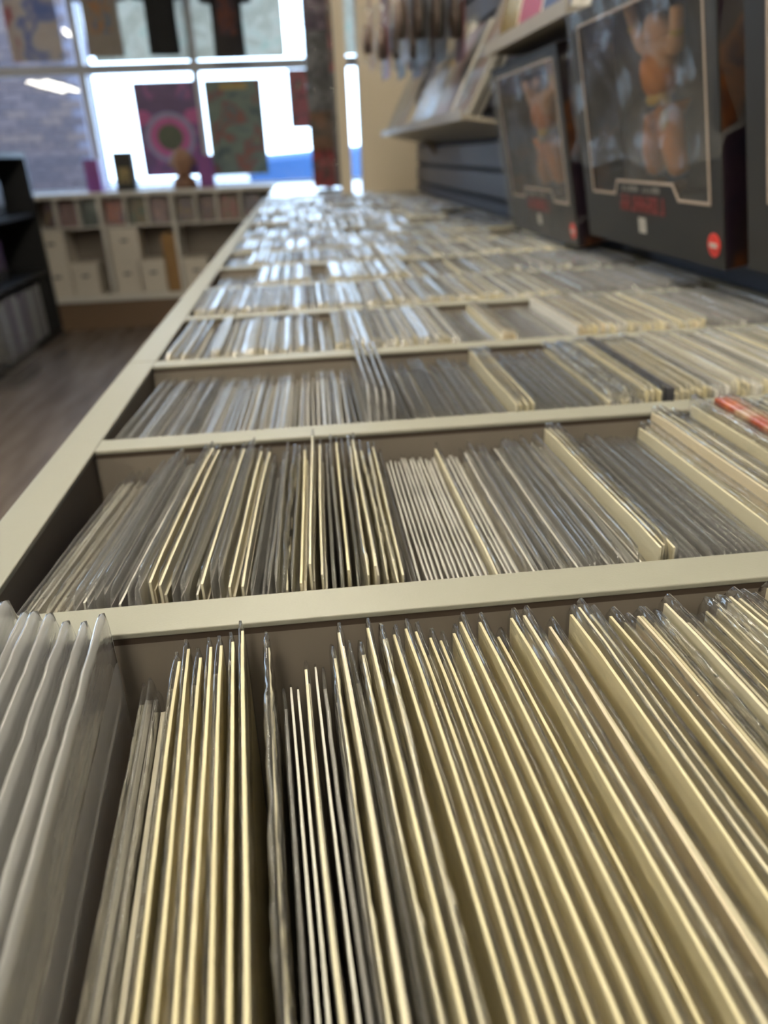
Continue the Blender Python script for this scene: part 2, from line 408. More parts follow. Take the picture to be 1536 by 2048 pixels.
# a kit is one bagged comic: the comic itself, its board, its sleeve
KITS = {}
def make_kit(kind, r):
    f = bow_fn(r)
    pg = MB(); bd = MB(); side = r.choice((-1, 1))
    cov = None
    if kind in ('cream', 'creamr', 'ivory', 'tall'):
        s = 1 if kind == 'creamr' else -1
        w = r.uniform(.0022, .0032)
        slab(pg, s * .0002, -s * (w / 2 - .0003), .168, .004, r.uniform(.268, .276), f, 6, (0, 1, 1))
        slab(bd, s * (w / 2 - .0003), s * (w / 2 - .0014), .1725, .002, .2808, f, 7, (0, 0, 0), .001)
        cov = r.choice(['cover_cream', 'cover_pale', 'cover_olive', 'cover_cream', 'cover_pale', 'cover_cream'] if kind != 'creamr' else ['cover_cream', 'cover_olive'])
        bm_ = X[{'cream': 'board', 'creamr': 'board', 'ivory': 'board_b', 'tall': 'board_c'}[kind]] if r.random() < .8 else X['board_b']
        sl = sleeve_mesh('plastic_sleeve', w + .0006, .1845, HN, f, .00022, r, (X['film'], X['fold']))
        return pg.mesh('comic_book', [X[cov], X['paper']], fix=True), bd.mesh('backing_board', bm_), sl, w + .0006
    if kind == 'thin':
        w = .0014
        slab(pg, -.0005, .0005, .170, .003, .2755, f, 6, (0, 1, 1))
        cov = r.choice(['cover_pale', 'cover_grey', 'cover_pale', 'cover_olive'])
        return pg.mesh('comic_book', [X[cov], X['paper_w']]), None, sleeve_mesh('plastic_sleeve', w, .1785, .279, f, .00010, r, (X['film'], X['fold'])), w
    if kind == 'grey':
        w = .0020
        slab(pg, -.0006, .0006, .168, .003, .262, f, 6, (0, 1, 1))
        slab(bd, -.0008, -.0006, .172, .002, .277, f, 6, (0, 0, 0))
        cov = r.choice(['cover_grey', 'cover_grey', 'cover_pale', 'cover_blue'])
        return pg.mesh('comic_book', [X[cov], X['paper_w']]), bd.mesh('backing_board', X['board_w']), sleeve_mesh('plastic_sleeve', w + .0002, .179, HN, f, .00014, r, (X['film_g'], X['fold_g'])), w
    if kind == 'dark':
        w = .0020
        slab(pg, -.0008, .0008, .170, .003, .268, f, 6, (0, 1, 1))
        cov = r.choice(['cover_dark', 'cover_dark', 'cover_grey', 'cover_blue'])
        return pg.mesh('comic_book', [X[cov], X['cover_grey']]), None, sleeve_mesh('plastic_sleeve', w, .179, .281, f, .00025, r, (X['film_g'], X['fold_g'])), w
    if kind == 'brown':
        w = .0024
        slab(pg, -.0009, .0009, .170, .003, .268, f, 6, (0, 1, 1))
        return pg.mesh('comic_book', [X['cover_brown'], X['paper']]), None, sleeve_mesh('plastic_sleeve', w, .179, .281, f, .00025, r, (X['film'], X['fold'])), w
    if kind == 'crinkly':
        w = .0028
        slab(pg, -.0010, .0004, .168, .003, .255, f, 6, (0, 1, 1))
        slab(bd, .0005, .0014, .172, .002, .276, f, 6, (0, 0, 0))
        return pg.mesh('comic_book', [X['cover_pale'], X['paper_w']]), bd.mesh('backing_board', X['board_b']), sleeve_mesh('plastic_sleeve', w + .0006, .180, HN, f, .0006, r, (X['film_c'], X['fold_c']), ny=34), w
    if kind == 'frosted':
        w = .0032
        slab(pg, -.0010, .0004, .168, .003, .238, f, 6, (0, 1, 1))
        slab(bd, .0005, .0013, .172, .002, .247, f, 6, (0, 0, 0))
        return pg.mesh('comic_book', [X['cover_pale'], X['paper_w']]), bd.mesh('backing_board', X['board_w']), sleeve_mesh('plastic_sleeve', w, .186, HN, f, .00028, r, (X['film_f'], X['fold_f']), ny=30, rad=.012), w
    if kind == 'orange':
        w = .005
        slab(pg, -.0022, .0020, .172, .003, .281, f, 6, (0, 1, 1))
        return pg.mesh('comic_book', [X['cover_orange'], X['cover_orange']]), None, sleeve_mesh('plastic_sleeve', w, .179, HN, f, .0004, r, (X['film'], X['fold'])), w
    if kind == 'black':
        w = .006
        slab(pg, -.0028, .0028, .178, .003, .2845, f, 6, (0, 0, 0))
        return pg.mesh('comic_book', [X['cover_dark']]), None, None, w
X['cover_orange'] = printed('orange_cover_print', [(.55, .12, .04), (.62, .20, .07), (.35, .06, .03), (.60, .42, .28), (.03, .02, .02)], 22, .3, 3.)
NK = dict(cream=7, creamr=4, ivory=4, tall=3, thin=5, grey=6, dark=4, brown=2, crinkly=5, frosted=4, orange=1, black=1)
for kk, n in NK.items(): KITS[kk] = [make_kit(kk, rng) for _ in range(n)]

DESC = dict(cream='clear bagged cream boarded comic', creamr='clear bagged olive cream boarded comic', ivory='clear bagged ivory boarded comic', tall='tall pinkish boarded bagged comic',
            thin='thin bagged comic with pale page edges', grey='grey sleeved comic with white board', dark='dark edged bagged comic', brown='brown edged bagged comic',
            crinkly='comic in crinkled glossy sleeve', frosted='comic in tall frosted sleeve', orange='orange covered bagged comic', black='thick black cased comic')
ONES = 'first second third fourth fifth sixth seventh eighth ninth tenth eleventh twelfth thirteenth fourteenth fifteenth sixteenth seventeenth eighteenth nineteenth'.split()
TENS = {2: 'twent', 3: 'thirt', 4: 'fort', 5: 'fift', 6: 'sixt', 7: 'sevent', 8: 'eight', 9: 'ninet'}
def ordinal(n):
    if n > 100: return 'hundred ' + ordinal(n - 100)
    if n == 100: return 'hundredth'
    if n < 20: return ONES[n - 1]
    t, o = divmod(n, 10)
    return TENS[t] + ('ieth' if o == 0 else 'y ' + ONES[o - 1])
ROWNAME = {1: 'front', 2: 'second', 3: 'third'}

def row_center(k): return dv(k) - P / 2
def lerp(a, b, t): return a + (b - a) * t

def fill(segs, r):
    """segs: (x0, x1, [(kind, weight)], z0, z1, jitter, pitch, yaw0, yaw1, lean) -> list of comics from the rim to the wall"""
    out = []; prev = -1
    for (x0, x1, kinds, z0, z1, jit, pitch, yw0, yw1, lean) in segs:
        x = x0
        names = [k for k, w in kinds]; ws = [w for k, w in kinds]
        while x < x1 - .0008:
            kd = r.choices(names, ws)[0]
            ki = r.randrange(len(KITS[kd])); w = KITS[kd][ki][3]
            st = max(w + .0009, pitch * r.uniform(.70, 1.35))
            t = (x - x0) / max(1e-6, x1 - x0)
            out.append([kd, ki, x + st / 2, lerp(z0, z1, t) + r.uniform(-1, 1) * jit, lerp(yw0, yw1, t), lean])
            x += st
    for p, c in zip(out, out[1:]):
        need = p[2] + (KITS[p[0]][p[1]][3] + KITS[c[0]][c[1]][3]) / 2 + .0012 + .089 * abs(tan(radians(c[4])) - tan(radians(p[4]))) + .25 * abs(tan(radians(c[5])) - tan(radians(p[5])))
        c[2] = max(c[2], need)
    return out

C_, R_, I_, T_, G_, D_, B_, K_, F_ = 'cream', 'creamr', 'ivory', 'thin', 'grey', 'dark', 'brown', 'crinkly', 'frosted'
row1 = [
    (-.1440, -.1415, [(D_, 1)], -.02, -.02, .003, .004, 4, 4, 1.),
    (-.1365, -.082, [(F_, 1)], .0285, .018, .0035, .0057, 4, 5, 1.),
    (-.0815, -.0745, [(B_, 2), (D_, 2)], -.008, -.008, .003, .0026, 4, 4, 0),
    (-.0745, -.0415, [(R_, 5), (T_, .0)], .003, .008, .003, .0049, 4, 4, 1.),
    (-.0415, -.0375, [(K_, 1)], .008, .008, .001, .004, 4, 4, 0),
    (-.0375, -.0195, [(T_, 3), (I_, 2), (D_, 1)], -.011, -.004, .005, .0032, 3.5, 3, 0),
    (-.0195, .004, [(K_, 5), (C_, 2), (G_, 1)], .000, .008, .004, .0040, 3, 3, 0),
    (.004, .036, [(C_, 4), (I_, 1), (G_, 1)], .004, .001, .005, .0043, 3, 3, -.6),
    (.036, .10, [(C_, 5), (I_, 2), ('tall', 1), (K_, .5)], .003, .001, .006, .0047, 3, 3, -1.),
    (.10, .20, [(C_, 5), (I_, 2), ('tall', 2), (K_, .8)], .002, .005, .0065, .0047, 3, 2.5, -1.2),
]
row2 = [
    (-.1425, -.115, [(B_, 3), (T_, 2), (D_, 1)], -.009, -.003, .0025, .0029, -5.5, -5.5, 0),
    (-.1148, -.087, [(G_, 3), (T_, 1), (D_, 1)], .000, .003, .003, .0030, -5, -4, 0),
    (-.0868, -.043, [(G_, 4), (T_, 2), (I_, 1.5), (B_, .6)], .001, .006, .005, .0032, -4, -2, 0),
    (-.043, -.034, [(D_, 1), (G_, 1)], -.004, -.004, .002, .003, -2, -1.5, 0),
    (-.034, .027, [(K_, 5), (C_, 2), (I_, 1), (G_, 2)], .007, .003, .005, .0035, -1.5, 0, 0),
    (.0305, .034, [(G_, 1)], -.006, -.006, .001, .003, 0, 0, 0),
    (.0345, .088, [(T_, 5), (I_, .3)], -.0075, -.0065, .001, .0029, 0, .5, -.4),
    (.088, .1445, [(T_, 3), (G_, 4), (B_, .4)], -.0065, -.004, .0015, .0028, .5, 1, -.6),
    (.1448, .157, [('tall', 2), (I_, 2)], .0055, .002, .001, .0036, 1, 1, -.8),
    (.1575, .2105, [(D_, 6), (G_, 2)], -.006, -.006, .0015, .0029, 1, 1, -.8),
    (.2108, .2165, [(I_, 1)], .001, .001, .001, .0034, 1, 1, -.8),
    (.2168, .222, [('tall', 1)], .0095, .0095, .001, .004, 1, 1, -.8),
    (.2225, .2275, [(D_, 1)], -.004, -.004, .001, .003, 1, 1, -.8),
    (.228, .238, [('tall', 1), (I_, 1)], .006, .006, .002, .0045, 1, 1, -.8),
    (.2385, .2425, [(K_, 1)], .018, .018, .001, .004, 1, 1, -.8),
    (.243, .255, [(I_, 3), (C_, 2), (T_, .6)], .009, .011, .002, .0039, 1, 1, -.8),
    (.2555, .2665, [('orange', 1)], .017, .015, .001, .0055, 1, 1, -.8),
    (.267, .36, [(D_, 1), (I_, 2), (C_, 2)], .011, .008, .003, .0042, 1, 1, -.8),
]
row3 = [
    (-.1462, -.06, [(G_, 4), (T_, 1), (D_, 3)], -.007, -.011, .002, .0036, -4, -2, 0),
    (-.06, .034, [(G_, 4), (T_, 2), (D_, 1)], -.010, -.007, .0015, .0036, -2, 0, 0),
    (.0345, .0555, [(F_, 1)], .020, .013, .003, .0052, 0, 0, 0),
    (.056, .142, [(D_, 2), (G_, 4), (T_, 1)], -.003, -.006, .002, .0037, 0, 0, -.5),
    (.1425, .158, [(I_, 2), (C_, 2)], .006, .006, .0015, .0043, 0, 0, -.8),
    (.1585, .215, [(D_, 1), (G_, 4)], -.004, -.002, .002, .0038, 0, 0, -.8),
    (.2155, .2445, [(K_, 2), (G_, 3)], .006, .003, .002, .004, 0, 0, -.8),
    (.245, .2585, [(I_, 1), (C_, 1)], .007, .007, .001, .0043, 0, 0, -.8),
    (.2592, .2655, [('black', 1)], .006, .006, .0, .0066, 0, 0, -.8),
    (.266, .50, [(I_, 4), (C_, 2), (G_, 1)], .007, .005, .0035, .0046, 0, 0, -.8),
]
r1 = fill(row1, random.Random(11)); r2 = fill(row2, random.Random(23)); r3 = fill(row3, random.Random(31))
# at most 300 comics as individuals: all of the first two rows, then the third row's outstanding ones
budget = 298 - len(r1) - len(r2)
order3 = sorted(range(len(r3)), key=lambda i: (r3[i][0] not in ('frosted', 'black'), r3[i][2] > .30, -r3[i][3]))
pick3 = set(order3[:max(0, budget)])

def place(c, k, n, r):
    kd, ki, x, z, yaw, lean = c
    pg, bd, sl, w = KITS[kd][ki]
    s = (z - ZB) / HN
    root = bpy.data.objects.new('comic_book', pg); COL.objects.link(root)
    y = row_center(k) + r.uniform(-.004, .003) + (.0015 if kd == 'frosted' else -.001)
    root.scale = (1, 1, s)
    L = radians(lean)
    root.location = (x - sin(L) * (z - ZB), y, ZB + .0006)
    root.rotation_euler = (0, L, radians(yaw + r.uniform(-.25, .25)))
    tag(root, DESC[kd] + ', %s from the rim, %s row' % (ordinal(n), ROWNAME[k]), 'comic', {1: 'bagged comics in the front row', 2: 'bagged comics in the second row', 3: 'bagged comics in the third row'}[k])
    if bd: link('backing_board', bd, root)
    if sl: link('plastic_sleeve', sl, root)

rr = random.Random(5)
for k, lst in ((1, r1), (2, r2)):
    for n, c in enumerate(lst): place(c, k, n + 1, rr)
for n, c in enumerate(r3):
    if n in pick3: place(c, 3, n + 1, rr)

# the remaining thousands: one object
STM = ['board', 'board_b', 'board_c', 'board_w', 'paper_w', 'cover_grey', 'cover_dark', 'cover_pale', 'film', 'film_g', 'film_c', 'cover_blue', 'fold', 'fold_g', 'fold_c', 'fold_far']
SI = {k: i for i, k in enumerate(STM)}
sv = []; sf = []; sm = []
def far_comic(c, k, r):
    kd, ki, x, z, yaw, lean = c
    yc = row_center(k) + r.uniform(-.004, .003)
    ca, sa = cos(radians(yaw)), sin(radians(yaw)); tl = tan(radians(lean))
    bw = r.uniform(-.0012, .0012)
    def put(vs, fs, mi, smooth=False):
        o = len(sv)
        for (vx, vy, vz) in vs:
            vx += bw * ((vy / .09) ** 2 - .3) + (vz - z) * tl
            sv.append((x + vx * ca - vy * sa, yc + vx * sa + vy * ca, vz))
        for f in fs: sf.append(tuple(i + o for i in f)); sm.append(mi)
    def sheet(x0, x1, L, zt, ms, mt):
        ys = (-L / 2, 0, L / 2); vs = []
        for yy in ys: vs += [(x0, yy, ZB + .003), (x0, yy, zt), (x1, yy, zt), (x1, yy, ZB + .003)]
        put(vs, [(0, 1, 5, 4), (4, 5, 9, 8), (2, 3, 7, 6), (6, 7, 11, 10), (0, 3, 2, 1), (8, 9, 10, 11)], ms)
        put(vs, [(1, 2, 6, 5), (5, 6, 10, 9)], mt)
    w = {'thin': .0019, 'grey': .0028, 'dark': .0028}.get(kd, .0040)
    if kd in ('cream', 'ivory', 'tall', 'crinkly'):
        bmn = r.choice({'cream': ['board', 'board_b'], 'ivory': ['board_b', 'board_w'], 'tall': ['board_c'], 'crinkly': ['board_b', 'board_w']}[kd])
        sheet(-w / 2 + .0002, -w / 2 + .0015, .174, z - .004, SI[bmn], SI[bmn])
        sheet(-w / 2 + .0016, w / 2 - .0003, .168, z - .020, SI['cover_pale'], SI['paper_w'])
    elif kd == 'dark':
        sheet(-.0009, .0009, .170, z - .012, SI[r.choice(['cover_dark', 'cover_dark', 'cover_blue'])], SI['cover_grey'])
    else:
        sheet(-w * .35, w * .35, .170, z - .010, SI[r.choice(['cover_grey', 'cover_pale'])], SI['paper_w'])
    mk_ = {'grey': '_g', 'dark': '_g', 'crinkly': '_c'}.get(kd, ''); m_ = SI['film' + mk_]; mf_ = SI['fold_far' if k >= 3 else 'fold' + mk_]
    tp = r.gauss(0, .00055)
    L = .178; ys = (-L / 2, -L / 2 + .006, -L / 4, 0, L / 4, L / 2 - .006, L / 2); vs = []
    for i, yy in enumerate(ys):
        dz = -.007 if i in (0, 6) else r.uniform(-.0004, .0004)
        ww = w * (.25 if i in (0, 6) else 1); dx = r.uniform(-.0003, .0003)
        vs += [(-ww / 2, yy, ZB + .012), (-ww / 2, yy, z - .002 + dz), (-ww * .40 + dx, yy, z + dz + tp), (ww * .40 + dx, yy, z + dz - tp), (ww / 2, yy, z - .002 + dz), (ww / 2, yy, ZB + .012)]
    fs = []
    for i in range(6):
        for j in (0, 4): fs.append((i * 6 + j, i * 6 + j + 1, i * 6 + 7 + j, i * 6 + 6 + j))
    for b in (0, 36): fs += [(b, b + 1, b + 4, b + 5), (b + 1, b + 2, b + 3, b + 4)]
    put(vs, fs, m_)
    o = len(sv) - 42
    for i in range(6):
        for j in (1, 2, 3): sf.append((o + i * 6 + j, o + i * 6 + j + 1, o + i * 6 + 7 + j, o + i * 6 + 6 + j)); sm.append(mf_)

rs = random.Random(77)
# hidden remainder of rows one and two towards the wall, and the rest of row three
for k, x0 in ((1, r1[-1][2] + .008), (2, r2[-1][2] + .011)):
    for c in fill([(x0, .516, [(C_, 3), (I_, 3), (G_, 1)], .004, .006, .004, .0045, 1.5, 0, -.8)], rs): far_comic(c, k, rs)
for n, c in enumerate(r3):
    if n not in pick3:
        c = list(c); c[0] = {'orange': 'dark', 'black': 'dark', 'frosted': 'grey', 'brown': 'thin', 'creamr': 'cream'}.get(c[0], c[0]); far_comic(c, 3, rs)
row4 = [(-.1462, -.10, [(G_, 2), (T_, 2), (K_, 2), (D_, 1)], .000, -.001, .004, .0042, -2, 0, 0), (-.10, .006, [(K_, 3), (G_, 2), (T_, 3)], .001, .002, .003, .0040, 0, 0, 0),
        (.006, .02, [(G_, 1)], -.008, -.008, .001, .004, 0, 0, 0), (.02, .10, [(K_, 3), (I_, 2), (T_, 2)], .003, .004, .004, .0042, 0, 0, -.5),
        (.10, .15, [(I_, 3), (K_, 1), (G_, 1)], .004, .004, .003, .0045, 0, 0, -.5), (.15, .19, [(D_, 2), (G_, 1)], -.006, -.006, .001, .004, 0, 0, -.5),
        (.19, .21, [('tall', 2), (I_, 1)], .006, .005, .001, .0045, 0, 0, -.5), (.21, .27, [(D_, 1), (G_, 3)], -.005, -.004, .002, .004, 0, 0, -.5),
        (.27, .41, [(I_, 3), ('tall', 1), (C_, 2), (K_, 1)], .007, .006, .003, .0046, 0, 0, -.5), (.41, .522, [(D_, 3), (G_, 1)], .004, .006, .004, .0046, 0, 0, -.5)]
row5 = [(-.1462, .12, [(K_, 3), (G_, 1), (I_, 2)], .003, .004, .003, .0044, 0, 0, 0), (.12, .33, [(I_, 3), (K_, 1), (C_, 1)], .004, .004, .003, .0046, 0, 0, 0), (.33, .522, [(D_, 3), (G_, 2)], .003, .004, .004, .0046, 0, 0, 0)]
row6 = [(-.1462, -.08, [(D_, 1), (G_, 2)], -.012, -.010, .001, .0045, 0, 0, 0), (-.08, .0, [(K_, 2), (I_, 1)], .003, .004, .002, .0045, 0, 0, 0), (.0, .03, [(G_, 1)], -.010, -.010, .001, .005, 0, 0, 0),
        (.03, .16, [(K_, 2), (I_, 2)], .004, .004, .003, .0045, 0, 0, 0), (.16, .30, [(G_, 2), (I_, 1)], -.003, .0, .004, .0045, 0, 0, 0), (.30, .522, [(D_, 2), (K_, 1), (G_, 1)], .004, .004, .004, .0046, 0, 0, 0)]
for k, rw in ((4, row4), (5, row5), (6, row6)):
    for c in fill(rw, rs): far_comic(c, k, rs)
for k in range(7, 18):
    segs = []; x = -.1462
    while x < .515:
        x1 = min(.522, x + rs.uniform(.03, .13)); zz = rs.choice([.003, .004, .005, .002, -.006])
        kinds = rs.choice([[(K_, 2), (I_, 2)], [(K_, 1), (I_, 2), (C_, 1)], [(I_, 1), (G_, 1), (K_, 1)], [(K_, 3), (G_, 1)]])
        segs.append((x, x1, kinds, zz, zz + rs.uniform(-.002, .002), .003, .0052, 0, 0, rs.uniform(-.6, .3))); x = x1 + .0005
    for c in fill(segs, rs): far_comic(c, k, rs)
me = bpy.data.meshes.new('bagged_comics'); me.from_pydata(sv, [], sf)
for k in STM: me.materials.append(X[k])
me.polygons.foreach_set('material_index', sm); me.update()
so = link('bagged_comics', me)
tag(so, 'thousands of bagged comics filed upright in the bins towards the windows', 'comics', kind='stuff')
# ------------------------------------------------------------------ figure boxes on the slatwall
X['boxblack'] = mat('charcoal_card', (.024, .0225, .021), .5, spec=.35, var=.1, scale=10)
X['boxback'] = mat('inner_grey_card', (.055, .055, .062), .5, var=.15, scale=6)
X['trim'] = mat('beige_print_line', (.50, .40, .34), .5)
X['red'] = mat('red_print', (.19, .028, .026), .5, var=.15, scale=60)
X['redlogo'] = mat('bright_red_print', (.75, .05, .04), .4)
X['whiteprint'] = mat('white_print', (.60, .57, .54), .5)
X['greyprint'] = mat('grey_print', (.20, .19, .18), .5)
X['sideart'] = printed('dark_side_print', [(.006, .005, .010), (.012, .006, .012), (.012, .008, .010), (.07, .022, .005), (.010, .005, .014)], 14, .35, 5.)
X['steel'] = mat('steel_peg', (.45, .45, .46), .3, metal=1.)
X['skin'] = mat('tan_plastic', (.60, .33, .17), .45, var=.15, scale=30)
X['orange'] = mat('burnt_orange_plastic', (.58, .20, .035), .45, var=.2, scale=30)
X['ochre'] = mat('ochre_plastic', (.50, .33, .08), .45, var=.2, scale=40)
X['umber'] = mat('umber_plastic', (.10, .065, .05), .5, var=.2, scale=40)

def skel(name, pts, edges, m, parent, levels=1):
    me = bpy.data.meshes.new(name); me.from_pydata([p[:3] for p in pts], edges, []); me.materials.append(m)
    o = link(name, me, parent)
    sk = o.modifiers.new('skin', 'SKIN'); sk.use_smooth_shade = True
    for i, v in enumerate(me.skin_vertices[0].data):
        v.radius = (pts[i][3], pts[i][3]); v.use_root = (i == 0)
    sb = o.modifiers.new('subdivision', 'SUBSURF'); sb.levels = levels; sb.render_levels = levels
    return o

def figure(loc, rot, label, mirror=1, h=1.0):
    t = thing('action_figure', label, 'figurine', loc, 'action figures in window boxes', rot)
    m = mirror
    # local x = towards the wall, y along the wall, z up; feet at z = 0
    def q(pts): return [(x * h, y * h * m, z * h, r * h) for x, y, z, r in pts]
    body = q([(0, 0, .115, .020), (-.002, .002, .145, .021), (-.004, .004, .172, .026), (-.004, .005, .192, .013), (-.006, .006, .214, .017), (-.006, .006, .228, .013),
              (0, .030, .186, .013), (-.006, .060, .178, .012), (-.010, .078, .214, .009), (-.012, .080, .226, .011),
              (0, -.028, .186, .013), (.002, -.062, .196, .012), (-.004, -.076, .236, .009), (-.006, -.074, .252, .012)])
    skel('body', body, [(0, 1), (1, 2), (2, 3), (3, 4), (4, 5), (2, 6), (6, 7), (7, 8), (8, 9), (2, 10), (10, 11), (11, 12), (12, 13)], X['skin'], t)
    skel('trousers', q([(0, 0, .118, .024), (0, .020, .095, .021), (-.006, .038, .055, .018), (0, .044, .022, .015), (0, -.020, .095, .021), (-.004, -.034, .055, .018), (.004, -.040, .022, .015)]),
         [(0, 1), (1, 2), (2, 3), (0, 4), (4, 5), (5, 6)], X['orange'], t)
    skel('vest', q([(-.001, 0, .120, .0240), (-.004, .003, .160, .0310), (-.003, .004, .186, .0260)]), [(0, 1), (1, 2)], X['orange'], t)
    skel('sash', q([(0, -.018, .124, .010), (-.018, 0, .124, .009), (0, .018, .124, .010), (-.014, .030, .100, .007), (-.012, .034, .078, .006)]), [(0, 1), (1, 2), (2, 3), (3, 4)], X['ochre'], t)
    skel('hair', q([(-.002, .006, .236, .014), (.006, .006, .226, .015), (.008, .006, .210, .009)]), [(0, 1), (1, 2)], X['umber'], t)
    for s, a in ((1, (0, .044)), (-1, (.006, -.040))):
        skel('boot', q([(a[0], a[1], .020, .011), (a[0], a[1], .009, .011), (a[0] - .022, a[1], .0085, .0085)]), [(0, 1), (1, 2)], X['umber'], t)
    # arm guards
    for pts in ([(-.007, .066, .188, .0125), (-.0095, .075, .207, .0115)], [(.000, -.066, .206, .0125), (-.0035, -.074, .228, .0115)]):
        skel('arm_guard', q(pts), [(0, 1)], X['ochre'], t)
    return t

TILT = radians(-11.3)
BW = .217; BH = .310; BD = .068
def glyphs(b, y0, y1, z0, z1, n, seed, mi=0, x=-.0012):
    """a word too blurred to read: upright letter-like strokes"""
    r = random.Random(seed); w = (y1 - y0) / n
    for i in range(n):
        a = y0 + i * w + w * .1; c = a + w * .8; t = w * .22
        def bar(p0, q0, p1, q1): b.box(x, p0, q0, -.0002, p1, q1, mi)
        bar(a, z0, a + t, z1)
        k = r.randrange(4)
        if k != 1: bar(c - t, z0, c, z1 - (0 if k else (z1 - z0) * .45))
        if k in (0, 2): bar(a + t, z1 - t, c - t, z1)
        if k in (1, 2): bar(a + t, z0, c - t, z0 + t)
        if k in (0, 3): bar(a + t, (z0 + z1) / 2 - t / 2, c - t, (z0 + z1) / 2 + t / 2)
def figure_box(yc, z, label, figlabel, mirror, bag):
    loc = Vector((.470, yc, z)); rot = (0, TILT, 0)
    t = thing('figure_box', label, 'box', loc, 'window boxes hung on the slatwall', rot)
    w, h, d = BW, BH, BD
    b = MB()
    wl, wh = -.190, .178; top = .292; lo = .070; hi = .088; s0, s1 = -.112, -.098; s2, s3 = .078, .090
    b.box(0, -w, 0, .002, wl, h); b.box(0, wh, 0, .002, w, h); b.box(0, wl, top, .002, wh, h)
    b.prism([(wl, 0), (wh, 0), (wh, lo), (s3, lo), (s2, hi), (s1, hi), (s0, lo), (wl, lo)], 'x', 0, .002)
    b.build('front_panel', X['boxblack'], t)
    boxobj('back_panel', (d - .002, -w, 0, d, w, h), X['boxback'], t)
    for y in (-w, w - .002):
        boxobj('side_panel', (.002, y, 0, d - .002, y + .002, h), X['sideart'], t)
    boxobj('base_panel', (.002, -w + .002, 0, d - .002, w - .002, .002), X['boxblack'], t)
    boxobj('top_panel', (.002, -w + .002, h - .002, d - .002, w - .002, h), X['boxblack'], t)
    # printed line around the window
    ol = [(wl, top), (wl, lo), (s0, lo), (s1, hi), (s2, hi), (s3, lo), (wh, lo), (wh, top)]
    b = MB()
    for i in range(len(ol)):
        (ya, za), (yb, zb) = ol[i], ol[(i + 1) % len(ol)]
        v = Vector((0, yb - ya, zb - za)); n = v.normalized(); p = Vector((0, -n.z, n.y)) * .0016
        A, B = Vector((-.0009, ya, za)) - n * .0016, Vector((-.0009, yb, zb)) + n * .0016
        o = Vector((.0010, 0, 0))
        b.add([A - p, B - p, B + p, A + p, A - p + o, B - p + o, B + p + o, A + p + o], [(0, 1, 2, 3), (7, 6, 5, 4), (0, 4, 5, 1), (1, 5, 6, 2), (2, 6, 7, 3), (3, 7, 4, 0)])
    b.build('window_line', X['trim'], t)
    b = MB(); glyphs(b, -.072, .074, .049, .070, 8, 4); b.build('red_lettering', X['red'], t)
    b = MB(); glyphs(b, .006, .062, .0755, .0825, 6, 9); glyphs(b, -.060, -.004, .0755, .0825, 6, 13); b.build('small_lettering', X['greyprint'], t)
    b = MB(); b.box(-.001, -.010, .022, -.0001, .012, .026); b.box(-.001, -.010, .026, -.0001, -.005, .042); b.box(-.001, .004, .026, -.0001, .012, .042); b.box(-.001, -.002, .026, -.0001, .001, .042)
    b.build('white_mark', X['whiteprint'], t)
    b = MB(); b.prism([(-.196 + .0135 * cos(a * pi / 12), .026 + .0135 * sin(a * pi / 12)) for a in range(24)], 'x', -.0012, -.0001)
    o = b.build('red_roundel', X['redlogo'], t)
    b = MB(); b.box(-.002, -.204, .0235, -.0012, -.188, .0285); b.build('roundel_mark', X['whiteprint'], o)
    # clear front window and domed inner tray
    b = MB(); b.box(.0022, wl, lo, .0026, wh, top); b.build('window_film', X['blister'], t)
    vs = []; fs = []; ny, nz = 20, 12
    for j in range(nz + 1):
        for i in range(ny + 1):
            u = -1 + 2 * i / ny; v = j / nz
            ht = .140 * sqrt(max(0, 1 - (u * .98) ** 2)) ** .7
            y = u * .150; zz = .072 + ht * v
            xx = .060 - .048 * sqrt(max(0, 1 - u * u * .9)) * sqrt(max(0, 1 - v ** 3)) + .0012 * sin(9 * v + 5 * u)
            vs.append((xx, y, zz))
    for j in range(nz):
        for i in range(ny): fs.append((j * (ny + 1) + i, j * (ny + 1) + i + 1, (j + 1) * (ny + 1) + i + 1, (j + 1) * (ny + 1) + i))
    b = MB(); b.add(vs, fs); b.build('blister_tray', X['fogged'], t, smooth=True)
    boxobj('figure_ledge', (.004, -.15, .002, .064, .15, .066), X['boxback'], t)
    # peg from the slatwall through the hang tab
    px = BD
    b = MB(); b.tube([(px - .004, 0, h - .034), (px + .030, 0, h - .036), (px + .062, 0, h - .034)], .003, 8); b.box(px + .058, -.02, h - .055, px + .066, .02, h - .018); b.build('hang_peg', X['steel'], t)
    if bag:
        r = random.Random(int(yc * 1000)); vs = []; fs = []; ny, nz = 30, 26
        ph = [r.uniform(0, 6.28) for _ in range(8)]
        zt, zb = bag
        for j in range(nz + 1):
            for i in range(ny + 1):
                u = -1 + 2 * i / ny; v = j / nz
                y = u * (w + .012); zz = zb + (zt - zb) * v
                e = max(0, abs(u) - .90) / .10
                fold = .005 * sin(9 * u + 6 * v + ph[0]) * sin(7 * v + ph[1]) + .004 * sin(17 * u - 11 * v + ph[2]) + .0010 * r.uniform(-1, 1)
                xx = -.010 + fold * (1 - e) - .008 * max(0, .15 - v) / .15 + e * (.05 if v > .12 else .012)
                if v > .93: xx += (v - .93) / .07 * .035
                vs.append((min(xx, .058) if abs(u) > .93 else min(xx, -.0035) if v < .93 else xx, y + .006 * sin(5 * v + ph[3]) * (1 if abs(u) > .9 else .2), zz + (.006 * sin(6 * u + ph[4]) if j in (0, nz) else 0)))
        for j in range(nz):
            for i in range(ny): fs.append((j * (ny + 1) + i, j * (ny + 1) + i + 1, (j + 1) * (ny + 1) + i + 1, (j + 1) * (ny + 1) + i))
